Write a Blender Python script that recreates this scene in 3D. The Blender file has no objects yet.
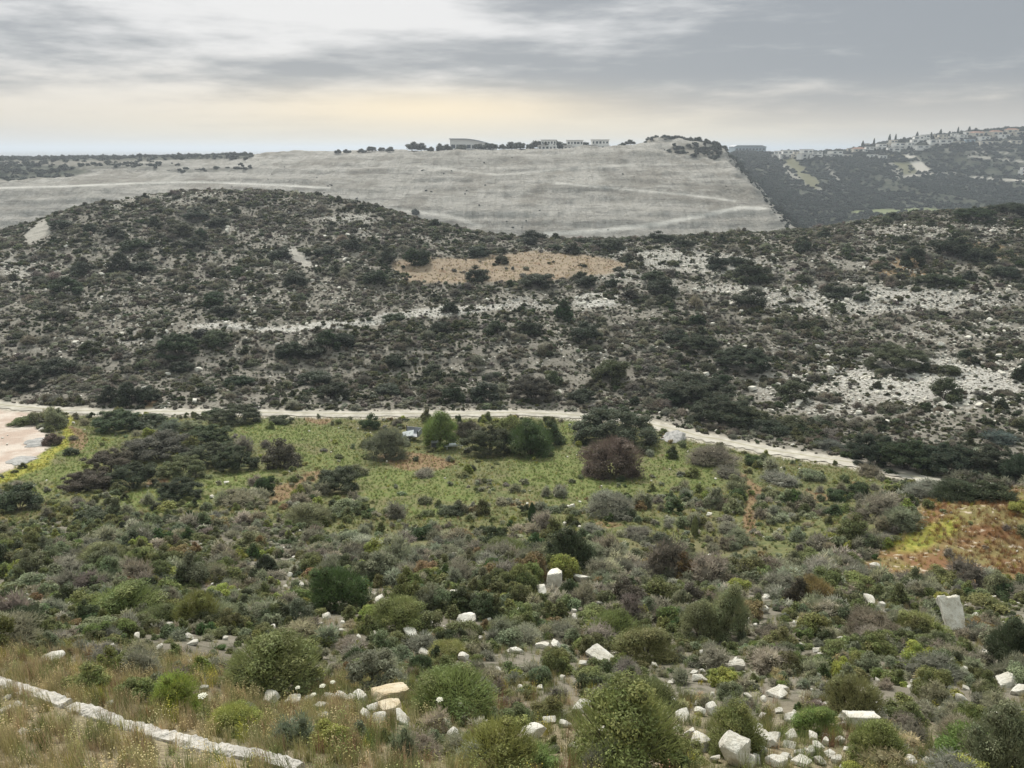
import bpy, math, random
import numpy as np
R = math.radians
random.seed(7); rng = np.random.default_rng(11)
D = bpy.data
scene = bpy.context.scene
col = scene.collection
F = 773.0; PITCH = R(16.84); CP, SP = math.cos(PITCH), math.sin(PITCH); APEX = 20.0

# ------------------------------------------------------------------ noise
def _h(ix, iy, seed):
    n = (ix.astype(np.int64)*374761393 + iy.astype(np.int64)*668265263 + seed*1274126177) & 0xffffffff
    n = ((n ^ (n >> 13))*1274126177) & 0xffffffff
    n = n ^ (n >> 16)
    return (n & 0xffffff)/float(0xffffff)
def vn(x, y, seed=0):
    ix = np.floor(x); iy = np.floor(y); fx = x-ix; fy = y-iy
    fx = fx*fx*(3-2*fx); fy = fy*fy*(3-2*fy)
    a = _h(ix, iy, seed); b = _h(ix+1, iy, seed); c = _h(ix, iy+1, seed); d = _h(ix+1, iy+1, seed)
    return (a+(b-a)*fx)*(1-fy)+(c+(d-c)*fx)*fy
def fbm(x, y, seed=0, octv=4):
    s = 0; a = 1.0; t = 0
    for k in range(octv):
        s = s+a*vn(x, y, seed+k*17); t += a; a *= .5; x = x*2.03+3.1; y = y*2.03+7.7
    return s/t*2-1            # about -1..1
def sstep(a, b, x):
    t = np.clip((x-a)/(b-a), 0, 1); return t*t*(3-2*t)

# ------------------------------------------------------------------ camera maths
def ray(px, py):
    u = (px-512)/F; v = (py-384)/F
    return u, CP-v*SP, -SP-v*CP
def at_depth(px, py, Y):
    dx, dy, dz = ray(px, py)
    return dx/dy*Y, Y, dz/dy*Y
def project(x, y, z):
    d = y*CP-z*SP; up = y*SP+z*CP
    d = np.maximum(d, .05)
    return 512+F*x/d, 384-F*up/d

# ------------------------------------------------------------------ terrain: feature lines of the slope, valley and hills
LINES = [
 ('z', [(-1, -15, -1.5), (1, -15, -1.9)]),
 ('z', [(-1, -1.2, -1.75), (1, -1.2, -2.0)]),
 ('z', [(-1, .4, -2.3), (1, .4, -2.7)]),
 ('z', [(-1, 3.0, -3.7), (1, 3.0, -4.2)]),
 ('p', [(-200, 768, 6.0), (0, 768, 6.5), (300, 768, 8), (512, 768, 9.2), (1024, 768, 11), (1200, 768, 12)]),
 ('p', [(0, 715, 9), (300, 712, 12), (512, 710, 13), (1024, 720, 14)]),
 ('p', [(0, 655, 14.5), (256, 655, 18), (512, 650, 20), (1024, 680, 18.5)]),
 ('p', [(0, 600, 27), (512, 600, 29), (1024, 640, 25)]),
 ('p', [(0, 560, 38), (640, 560, 39), (1024, 600, 34)]),
 ('p', [(0, 520, 52), (600, 520, 52), (760, 535, 48), (1024, 575, 40)]),
 ('p', [(0, 480, 68), (600, 480, 68), (760, 500, 62), (850, 520, 56), (940, 535, 51), (1024, 545, 47)]),
 ('p', [(0, 440, 87), (600, 445, 86), (760, 470, 74), (850, 490, 66), (940, 505, 59), (1024, 520, 54)]),
 ('p', [(-200, 398, 109), (0, 405, 107), (60, 411, 104), (400, 414, 104), (560, 413, 104), (600, 415.5, 103), (650, 422, 99), (700, 436, 92), (760, 447, 87), (850, 461, 80), (900, 471, 75), (940, 481, 70), (1024, 500, 62)]),
 ('p', [(0, 378, 121), (512, 386, 118), (700, 403, 111), (850, 427, 99), (1024, 455, 84)]),
 ('p', [(0, 340, 136), (512, 346, 134), (850, 375, 124), (1024, 395, 110)]),
 ('p', [(0, 300, 158), (512, 303, 160), (850, 325, 150), (1024, 335, 141)]),
 ('p', [(0, 268, 183), (256, 262, 187), (512, 276, 181), (850, 282, 178), (1024, 280, 174)]),
 ('p', [(-200, 262, 197), (0, 248, 203), (60, 236, 208), (130, 226, 215), (230, 222, 222), (360, 232, 215), (440, 246, 204), (512, 258, 199), (780, 250, 206), (900, 238, 212), (1024, 232, 220)]),
 ('p', [(-200, 262, 215), (0, 235, 222), (30, 226, 226), (60, 214, 232), (90, 207, 238), (130, 199, 246), (180, 194, 254), (230, 191, 258), (300, 194, 256), (345, 200, 250), (390, 212, 240), (430, 225, 230), (480, 237, 220), (520, 244, 215), (600, 245, 217), (700, 240, 222), (780, 235, 228), (850, 226, 240), (900, 214, 252), (960, 211, 258), (1024, 207, 266), (1200, 196, 280)]),
 ('z', [(-1, 330, -42), (1, 330, -44)]),
 ('z', [(-1, 405, -52), (.3, 405, -52), (1, 405, -66)]),
 ('q', [(-200, 250, 435), (0, 240, 440), (512, 243, 440), (797, 235, 448), (840, 262, 450), (1100, 300, 450)]),
 ('q', [(-200, 220, 470), (0, 214, 470), (512, 212, 475), (700, 209, 475), (768, 209, 476), (797, 231, 466), (840, 258, 475), (1100, 290, 480)]),
 ('q', [(-200, 192, 500), (0, 190, 500), (120, 185, 508), (256, 182, 520), (400, 185, 520), (560, 185, 515), (700, 184, 515), (752, 184, 515), (790, 222, 500), (830, 249, 520), (1100, 280, 520)]),
 ('q', [(-200, 178, 560), (0, 176, 560), (256, 171, 560), (512, 171, 548), (690, 168, 545), (735, 166, 545), (765, 200, 540), (800, 238, 560), (860, 250, 590), (1100, 250, 600)]),
 ('q', [(-200, 164, 660), (0, 164, 660), (200, 161, 640), (270, 158, 620), (400, 157, 590), (500, 158, 585), (600, 154, 582), (640, 150, 580), (690, 154, 578), (725, 153, 580), (750, 180, 585), (775, 213, 600), (800, 225, 640), (860, 218, 670), (1100, 218, 680)]),
 ('q', [(-200, 158, 850), (0, 158, 850), (130, 157, 820), (200, 156, 760), (260, 154, 690), (290, 152, 650), (330, 152, 640), (400, 151.5, 630), (450, 150.5, 625), (500, 150, 622), (600, 147.5, 615), (638, 145, 612), (655, 139.5, 612), (680, 138.5, 612), (700, 142, 612), (722, 149, 615), (745, 171, 640), (770, 200, 690), (800, 208, 720), (860, 207, 740), (940, 206, 740), (1100, 206, 740)]),
 ('q', [(-200, 161, 900), (0, 161, 900), (200, 160, 850), (290, 156, 780), (500, 155, 760), (640, 152, 740), (722, 158, 760), (745, 176, 780), (790, 190, 800), (860, 188, 820), (1100, 186, 830)]),
 ('q', [(-200, 164, 1000), (0, 164, 1000), (500, 165, 1000), (690, 165, 950), (740, 153, 940), (780, 157, 955), (790, 156, 960), (850, 155, 965), (880, 149, 970), (920, 145, 980), (960, 143, 980), (1024, 141, 990), (1100, 139, 990)]),
 ('q', [(-200, 168, 1100), (400, 168, 1100), (690, 165, 1060), (740, 152, 1050), (780, 155, 1050), (850, 151, 1050), (870, 146, 1050), (920, 138, 1050), (960, 133.5, 1050), (1000, 129.5, 1050), (1024, 128.5, 1060), (1100, 124, 1060)]),
 ('z', [(-1, 1400, -30), (.3, 1400, -22), (.45, 1400, -18), (1, 1400, -5)]),
 ('z', [(-1, 2300, -60), (1, 2300, -60)]),
 ('z', [(-1, 5000, -48), (1, 5000, -48)]),
 ('z', [(-1, 14000, -12), (1, 14000, -12)]),
]
NS = 1301
S = np.linspace(-1.0, 1.0, NS)
yk = []; zk = []
kern = np.exp(-np.linspace(-2, 2, 15)**2); kern /= kern.sum()
for typ, pts in LINES:
    ss, yy, zz = [], [], []
    for a, b, c in pts:
        if typ == 'z': ss.append(a); yy.append(b); zz.append(c)
        else:
            x, y, z = at_depth(a, b, c); ss.append(x/(y+APEX)); yy.append(y); zz.append(z)
    o = np.argsort(ss); ss = np.array(ss)[o]; yy = np.array(yy, float)[o]; zz = np.array(zz, float)[o]
    Y = np.interp(S, ss, yy); Z = np.interp(S, ss, zz)
    k2 = kern if typ != 'q' else kern[5:10]/kern[5:10].sum()
    pad = len(k2)//2
    Y = np.convolve(np.pad(Y, pad, 'edge'), k2, 'valid'); Z = np.convolve(np.pad(Z, pad, 'edge'), k2, 'valid')
    if yk: Y = np.maximum(Y, yk[-1]+1.0)
    yk.append(Y); zk.append(Z)
yk = np.array(yk); zk = np.array(zk)
ROWS = np.concatenate([np.arange(-15, 20, .3), np.arange(20, 125, .4), np.arange(125, 290, .6), np.arange(290, 430, 4),
                       np.arange(430, 700, 1.5), np.arange(700, 1120, 3.5), np.geomspace(1120, 14000, 60)])
NR = len(ROWS)
H = np.zeros((NR, NS))
def pchip(xk, yv, x):
    h = np.diff(xk); d = np.diff(yv)/h; m = np.zeros_like(yv)
    w1 = 2*h[1:]+h[:-1]; w2 = h[1:]+2*h[:-1]
    ok = d[:-1]*d[1:] > 0
    with np.errstate(divide='ignore', invalid='ignore'):
        mm = (w1+w2)/(w1/d[:-1]+w2/d[1:])
    m[1:-1] = np.where(ok, mm, 0); m[0] = d[0]; m[-1] = d[-1]
    i = np.clip(np.searchsorted(xk, x)-1, 0, len(h)-1)
    t = np.clip((x-xk[i])/h[i], 0, 1); t2 = t*t; t3 = t2*t
    return (2*t3-3*t2+1)*yv[i]+(t3-2*t2+t)*h[i]*m[i]+(-2*t3+3*t2)*yv[i+1]+(t3-t2)*h[i]*m[i+1]
for j in range(NS):
    H[:, j] = pchip(yk[:, j], zk[:, j], ROWS)
YY = np.repeat(ROWS[:, None], NS, 1); XX = S[None, :]*(YY+APEX)

def interp_grid(A, x, y):
    x = np.asarray(x, float); y = np.asarray(y, float)
    s = x/(y+APEX)
    fi = np.interp(y, ROWS, np.arange(NR)); fj = (s-S[0])/(S[1]-S[0])
    fj = np.clip(fj, 0, NS-1.001); fi = np.clip(fi, 0, NR-1.001)
    i = fi.astype(int); j = fj.astype(int); a = fi-i; b = fj-j
    return (A[i, j]*(1-a)+A[i+1, j]*a)*(1-b)+(A[i, j+1]*(1-a)+A[i+1, j+1]*a)*b

# smooth relief that belongs to the land
near = 1-sstep(250, 300, YY)
H += near*sstep(8, 30, YY)*(fbm(XX/14, YY/14, 3, 3)*.55)
H += near*(fbm(XX/2.2, YY/2.2, 5, 3)*.16)*sstep(0, 6, YY)
# spur with rusty grass on the right of the valley
bx, by, _ = at_depth(1010, 560, 48)
dd = ((XX-bx)/11.0)**2+((YY-by)/7.0)**2
H += 3.7*np.exp(-dd*1.0)*(1+.18*fbm(XX/2.5, YY/2.5, 9, 3))
# ledges of rock on the opposite hill
hill = sstep(112, 130, YY)*near
led = fbm(XX/40, YY/9, 21, 3)
H += hill*(np.floor(led*6)-led*6+.5)*.35+hill*fbm(XX/5, YY/5, 23, 3)*.35
# quarry face gullies and far hillside spurs
qf = sstep(425, 440, YY)*(1-sstep(690, 760, YY))
H += qf*sstep(430, 480, YY)*(-np.abs(fbm(XX/22, YY/90, 31, 3))*1.6+fbm(XX/6, YY/12, 33, 3)*1.2+fbm(XX/45, YY/16, 35, 3)*2.2)*(XX/(YY+APEX) < .42)
inq = qf*(XX/(YY+APEX) < .40)*sstep(440, 455, YY)
zb = (H+fbm(XX/60, YY/60, 37, 3)*4)/5.5
H += inq*((np.floor(zb)+sstep(.15, .75, zb-np.floor(zb)))-zb)*5.5*.30
fr = sstep(640, 760, YY)*(1-sstep(960, 1040, YY))*sstep(.27, .33, XX/(YY+APEX))
H += fr*(-np.abs(fbm(XX/90+YY/200, YY/300, 41, 3))*16+5)
far = sstep(600, 640, YY)*(1-sstep(1100, 1500, YY))
H += far*fbm(XX/16, YY/16, 45, 2)*.7

# track centre line
TP = [(-140, 397, 110), (-60, 401, 109), (0, 405, 107), (30, 409, 105.5), (60, 411.5, 104), (130, 412, 104), (200, 412.5, 104), (300, 413.5, 104), (400, 414, 104), (480, 414, 104), (560, 413, 104), (600, 415.5, 103), (625, 418, 101.5), (650, 423, 99), (675, 430, 95.5), (700, 436.5, 92), (730, 442, 89.5), (760, 447, 87), (800, 453, 84), (850, 461, 80), (900, 471, 75), (940, 481, 70), (975, 489, 67)]
tp = np.array([at_depth(*t) for t in TP])
tt = np.linspace(0, len(TP)-1, 500)
tc = np.array([np.interp(tt, range(len(TP)), tp[:, k]) for k in range(3)]).T
for _ in range(12):
    tc[1:-1] = (tc[:-2]+2*tc[1:-1]+tc[2:])/4
def dist_line(x, y, line):
    best = np.full(x.shape, 1e9); idx = np.zeros(x.shape, int)
    for k in range(0, len(line), 2):
        d = (x-line[k, 0])**2+(y-line[k, 1])**2
        m = d < best; best = np.where(m, d, best); idx = np.where(m, k, idx)
    return np.sqrt(best), idx
tc[:, 2] = interp_grid(H, tc[:, 0], tc[:, 1])
for _ in range(60): tc[1:-1, 2] = (tc[:-2, 2]+2*tc[1:-1, 2]+tc[2:, 2])/4
r0, r1 = np.searchsorted(ROWS, 60), np.searchsorted(ROWS, 116)
td = np.full(H.shape, 99.0)
d, i = dist_line(XX[r0:r1], YY[r0:r1], tc)
td[r0:r1] = d
w = 1-sstep(1.9, 5, d)
H[r0:r1] = H[r0:r1]*(1-w)+(tc[i, 2]-.05)*w
PX, PY = project(XX, YY, H)
def ground(x, y): return interp_grid(H, x, y)
_o = np.argsort(tc[:, 0])
def north(x, y): return y > np.interp(x, tc[_o, 0], tc[_o, 1], right=62)
def hit(px, py, ymin=4.0, ymax=2200.0):
    """where the line of sight through this picture point meets the land"""
    dx, dy, dz = ray(px, py)
    ys = np.geomspace(ymin, ymax, 2600); xs = dx/dy*ys; zs = dz/dy*ys
    g = ground(xs, ys)
    k = np.nonzero(g >= zs)[0]
    if len(k) == 0: return None
    k = k[0]
    return float(xs[k]), float(ys[k]), float(g[k])

# ------------------------------------------------------------------ zones (areas of the land with their own cover)
def poly(px, py, pts, soft=3.0):
    pts = np.array(pts, float); out = np.zeros(px.shape)
    m = (px > pts[:, 0].min()-2*soft) & (px < pts[:, 0].max()+2*soft) & (py > pts[:, 1].min()-2*soft) & (py < pts[:, 1].max()+2*soft)
    if not m.any(): return out
    x = px[m]; y = py[m]; ins = np.zeros(x.shape, bool); dm = np.full(x.shape, 1e9)
    for k in range(len(pts)):
        x0, y0 = pts[k]; x1, y1 = pts[(k+1) % len(pts)]
        c = ((y0 > y) != (y1 > y)) & (x < (x1-x0)*(y-y0)/((y1-y0) if y1 != y0 else 1e-9)+x0); ins ^= c
        t = np.clip(((x-x0)*(x1-x0)+(y-y0)*(y1-y0))/((x1-x0)**2+(y1-y0)**2+1e-9), 0, 1)
        dm = np.minimum(dm, np.hypot(x-x0-t*(x1-x0), y-y0-t*(y1-y0)))
    out[m] = sstep(-soft, soft, np.where(ins, dm, -dm)); return out
def ell(px, py, cx, cy, rx, ry, ang=0, soft=.35):
    a = R(ang); x = px-cx; y = py-cy
    u = (x*math.cos(a)+y*math.sin(a))/rx; v = (-x*math.sin(a)+y*math.cos(a))/ry
    return 1-sstep(1-soft, 1+soft, np.sqrt(u*u+v*v))
def stroke(px, py, pts, wd, soft=1.0):
    dm = np.full(px.shape, 1e9)
    for (x0, y0), (x1, y1) in zip(pts[:-1], pts[1:]):
        t = np.clip(((px-x0)*(x1-x0)+(py-y0)*(y1-y0))/((x1-x0)**2+(y1-y0)**2), 0, 1)
        dm = np.minimum(dm, np.hypot(px-x0-t*(x1-x0), py-y0-t*(y1-y0)))
    return 1-sstep(wd-soft, wd+soft, dm)
ROCKY = [(880, 300, 160, 16, 0, .7), (930, 380, 130, 32, 3, .75), (820, 395, 85, 26, 8, .6), (760, 360, 70, 12, -8, .45), (960, 330, 90, 12, 0, .5),
         (560, 252, 40, 6, 0, .5), (700, 262, 100, 14, 5, .7), (640, 278, 60, 8, 10, .6), (740, 290, 60, 6, 4, .65), (600, 300, 30, 9, -5, .85), (528, 304, 40, 9, 0, .6),
         (440, 312, 90, 6, -6, .8), (330, 325, 80, 5, -4, .85), (235, 327, 60, 4, 0, .8), (130, 338, 50, 8, -5, .6), (40, 345, 50, 8, 0, .45),
         (18, 268, 26, 18, 0, .6), (345, 219, 34, 6, 0, .65), (297, 258, 18, 12, 20, .75), (180, 196, 40, 8, 0, .55), (120, 203, 25, 6, -15, .5), (240, 232, 26, 5, 0, .4),
         (360, 234, 22, 5, 8, .5), (270, 240, 25, 12, 0, .35), (500, 360, 60, 12, 0, .3), (600, 350, 80, 12, 5, .3), (860, 262, 60, 12, 0, .45), (940, 232, 90, 8, 0, .5),
         (430, 240, 14, 5, 10, .5), (215, 300, 150, 40, 0, .22), (100, 270, 80, 30, 0, .22), (660, 340, 60, 30, 0, .2)]
def zones(px, py, x, y, td_=None):
    wx = fbm(x/6, y/6, 61, 3)*np.clip(900/np.maximum(y, 10), 4, 18); wy = wx*.0+fbm(x/6+50, y/6, 62, 3)*np.clip(350/np.maximum(y, 10), 1.5, 8)
    ax = px+wx; ay = py+wy
    Z = {}
    nr = (y < 300)
    opp = nr & north(x, y)
    valley = nr & ~opp
    mead = poly(ax, ay, [(-30, 500), (20, 455), (75, 416), (300, 416), (560, 414), (650, 428), (760, 452), (870, 470), (900, 505), (868, 540), (820, 575), (700, 566), (560, 552), (430, 545), (330, 540), (250, 520), (100, 520), (-30, 530)], 5)*valley
    Z['grass'] = mead
    lush = np.maximum.reduce([ell(ax, ay, 60, 462, 60, 22, -25), ell(ax, ay, 190, 492, 75, 13, -8), ell(ax, ay, 275, 432, 40, 12), ell(ax, ay, 230, 484, 40, 10, -8), ell(ax, ay, 410, 492, 60, 26), ell(ax, ay, 575, 478, 70, 26, 0)*.9, ell(ax, ay, 320, 450, 40, 22)*.8, ell(ax, ay, 680, 470, 40, 24)*.8, ell(ax, ay, 570, 428, 8, 14)])*mead
    Z['lush'] = lush
    rust = np.maximum.reduce([ell(ax, ay, 292, 488, 34, 9, -28), ell(ax, ay, 415, 462, 40, 9, 8), ell(ax, ay, 748, 512, 7, 38, 2), ell(ax, ay, 165, 482, 26, 5, -5), ell(ax, ay, 318, 419, 12, 6), ell(ax, ay, 812, 498, 20, 6, 10), ell(ax, ay, 520, 505, 20, 6)*.6, ell(ax, ay, 75, 440, 10, 14, -30)*.9, ell(ax, ay, 608, 525, 18, 5)*.7, ell(ax, ay, 150, 400, 14, 7, -30)*.6])*nr
    rust = np.maximum(rust, np.maximum.reduce([ell(ax, ay, 905, 262, 18, 8), ell(ax, ay, 985, 250, 40, 8, 5), ell(ax, ay, 905, 273, 40, 4), ell(ax, ay, 688, 322, 8, 4), ell(ax, ay, 150, 402, 16, 6, -35), ell(ax, ay, 357, 385, 10, 3)])*.8*opp)
    Z['rust'] = rust
    Z['mound'] = poly(ax, ay, [(850, 574), (885, 545), (900, 515), (930, 492), (1070, 485), (1120, 625), (1024, 604), (985, 590), (940, 588), (890, 590)], 4)*valley*(y > 36)
    Z['yel'] = np.maximum(stroke(ax, ay, [(70, 416), (62, 442), (38, 462), (0, 478), (-30, 488)], 4.5, 2)*valley, ell(ax, ay, 925, 535, 40, 12, -25)*valley*.9)
    rock = np.zeros(px.shape)
    for cx, cy, rx, ry, an, st in ROCKY:
        rock = np.maximum(rock, ell(ax, ay, cx, cy, rx, ry, an, .5)*st)
    Z['rock'] = rock*opp*(1-sstep(255, 285, y))
    Z['bare'] = np.maximum(poly(ax, ay, [(22, 243), (30, 228), (45, 219), (53, 224), (50, 233), (32, 243)], 2)*opp, np.maximum(ell(ax, ay, 297, 256, 9, 7), ell(ax, ay, 302, 263, 10, 5))*opp*.8)
    Z['gold'] = poly(ax, ay, [(392, 262), (420, 257), (470, 259), (520, 252), (560, 252), (600, 258), (628, 264), (615, 273), (560, 279), (480, 283), (415, 284), (398, 276)], 2)*opp
    Z['gravel'] = poly(px+wx*.4, py+wy*.4, [(-200, 380), (-20, 400), (2, 402), (20, 410), (42, 413), (24, 420), (44, 430), (48, 445), (40, 458), (10, 470), (-30, 482), (-200, 520)], 3)*nr*(y > 60)
    if td_ is not None: Z['track'] = 1-sstep(1.2, 2.6, td_+fbm(x/1.5, y/1.5, 66, 2)*.7)
    else: Z['track'] = np.zeros(px.shape)
    s = x/(y+APEX)
    edge = poly(px+fbm(x/7, y/9, 71, 4)*6, py+fbm(x/7, y/9, 72, 4)*3, [(-900, 260), (-900, 170), (0, 181), (60, 178), (110, 165), (150, 161), (270, 155), (300, 147), (500, 140), (640, 132), (722, 140), (727, 152), (752, 176), (775, 206), (799, 234), (800, 270), (-100, 300)], 1.2)
    knoll = np.maximum(poly(px+wx*.3, py+wy*.3, [(666, 152), (672, 146), (700, 145), (716, 148), (722, 155), (716, 159), (690, 156)], 1.5), stroke(px, py, [(640, 144), (660, 138), (700, 141), (724, 150)], 2, 1)*(y > 604))
    Z['quarry'] = edge*(y > 400)*(y < 830)*(1-knoll*(y > 560))
    Z['road'] = np.maximum.reduce([stroke(px, py, [(-300, 196), (0, 188), (60, 186.5), (130, 183.5), (200, 182), (256, 184), (330, 188)], .9, .6), stroke(px, py, [(545, 234), (600, 231), (660, 224), (705, 215), (740, 208)], 2.0, 1.0), ell(px, py, 752, 208, 16, 1.8, 2, .3),
                               stroke(px, py, [(418, 166), (498, 175), (560, 169), (634, 165)], 1.1, .7)*.45, stroke(px, py, [(556, 183), (610, 188), (690, 195), (735, 201)], .9, .7)*.7, stroke(px, py, [(330, 205), (400, 210), (450, 216), (480, 226)], 1.6, 1.5)*.6, stroke(px, py, [(-30, 236), (20, 232), (30, 226)], 3, 1.5)])*Z['quarry']
    Z['qdark'] = np.maximum.reduce([stroke(ax, ay, [(540, 187), (600, 190), (660, 197), (720, 203)], 2.5, 2)*.7, ell(ax, ay, 735, 192, 26, 9, 10, .6)*.8, ell(ax, ay, 622, 160, 5, 10, -15, .5)*.8, ell(ax, ay, 615, 178, 14, 5, 20, .6)*.7, ell(ax, ay, 480, 160, 80, 4, 0, .7)*.4, stroke(ax, ay, [(300, 186), (420, 182), (470, 200)], 2, 3)*.35, ell(ax, ay, 580, 158, 90, 4, -3, .6)*.4])*Z['quarry']
    Z['fscrub'] = np.maximum.reduce([poly(ax, ay, [(-300, 170), (0, 163), (60, 165), (95, 171), (60, 178), (0, 181), (-300, 186)], 2), (stroke(px, py, [(-300, 160), (0, 159), (140, 157.5), (250, 156)], 2.5, 1.5)), ell(ax, ay, 210, 170, 45, 2, -2)*.6, ell(ax, ay, 120, 166, 60, 3)*.5])*(y > 540)*(y < 900)
    Z['far'] = sstep(600, 640, y)*(1-edge)*(s > .2)*(y < 1300)
    Z['patch'] = np.maximum.reduce([poly(px, py, [(766, 158), (772, 155), (792, 156), (830, 196), (808, 190), (778, 168)], 2)*.45, stroke(px, py, [(826, 165), (836, 178), (842, 186)], 1.6, 1.2)*.8, poly(px, py, [(872, 153), (888, 152), (916, 174), (898, 176)], 1.5)*.5,
                                poly(px, py, [(902, 153), (911, 152), (932, 171), (918, 173)], 1.2), stroke(px, py, [(896, 177), (930, 174), (955, 173)], 1.2, 1)*.8, stroke(px, py, [(970, 177), (1010, 180), (1050, 181)], 1.0, .8), stroke(px, py, [(968, 156), (1010, 160), (1060, 166)], 1.0, .8)*.9, stroke(px, py, [(975, 152), (1010, 153)], .7, .6)*.8,
                                ell(ax, ay, 990, 145, 60, 8)*.35, stroke(px, py, [(790, 184), (850, 190)], .6, .8)*.3])*Z['far']
    Z['olivep'] = np.maximum(poly(px, py, [(780, 157), (794, 157), (824, 186), (812, 190)], 2), poly(px, py, [(884, 153), (902, 153), (918, 173), (904, 175)], 1.5))*Z['far']
    Z['field'] = np.maximum(ell(px, py, 884, 211.5, 18, 2.6), np.maximum(ell(px, py, 920, 210, 22, 2), ell(px, py, 860, 212, 8, 1.5)))*Z['far']
    return Z
Zg = zones(PX, PY, XX, YY, td)

# ------------------------------------------------------------------ materials
def mat(name):
    m = D.materials.new(name); m.use_nodes = True; nt = m.node_tree; nt.nodes.clear(); return m, nt
class N:
    def __init__(s, nt): s.nt = nt
    def __call__(s, typ, **kw):
        n = s.nt.nodes.new(typ); ins = kw.pop('ins', {})
        for k, v in kw.items(): setattr(n, k, v)
        for k, v in ins.items():
            if hasattr(v, 'outputs'): v = v.outputs[0]
            if isinstance(v, bpy.types.NodeSocket): s.nt.links.new(v, n.inputs[k])
            else: n.inputs[k].default_value = v
        return n
    def math(s, op, a, b=0.0, clamp=False):
        n = s('ShaderNodeMath', operation=op, use_clamp=clamp, ins={0: a, 1: b}); return n.outputs[0]
    def mix(s, f, a, b, mode='MIX'):
        n = s.nt.nodes.new('ShaderNodeMix'); n.data_type = 'RGBA'; n.blend_type = mode
        for k, v in ((0, f), (6, a), (7, b)):
            if hasattr(v, 'outputs'): v = v.outputs[0]
            if isinstance(v, bpy.types.NodeSocket): s.nt.links.new(v, n.inputs[k])
            else: n.inputs[k].default_value = (v+(1,)) if isinstance(v, tuple) and len(v) == 3 else v
        return n.outputs[2]
    def noise(s, vec, scale, detail=3, rough=.55):
        return s('ShaderNodeTexNoise', ins={'Vector': vec, 'Scale': scale, 'Detail': detail, 'Roughness': rough}).outputs[0]
    def ramp(s, f, a, b):
        n = s('ShaderNodeMapRange', ins={0: f, 1: a, 2: b}); n.interpolation_type = 'SMOOTHSTEP'; return n.outputs[0]
    def scale(s, vec, xyz):
        return s('ShaderNodeVectorMath', operation='MULTIPLY', ins={0: vec, 1: xyz}).outputs[0]
    def out(s, bsdf, vol=None):
        o = s('ShaderNodeOutputMaterial')
        if bsdf is not None: s.nt.links.new(bsdf.outputs[0], o.inputs['Surface'])
        if vol is not None: s.nt.links.new(vol.outputs[0], o.inputs['Volume'])

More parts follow.
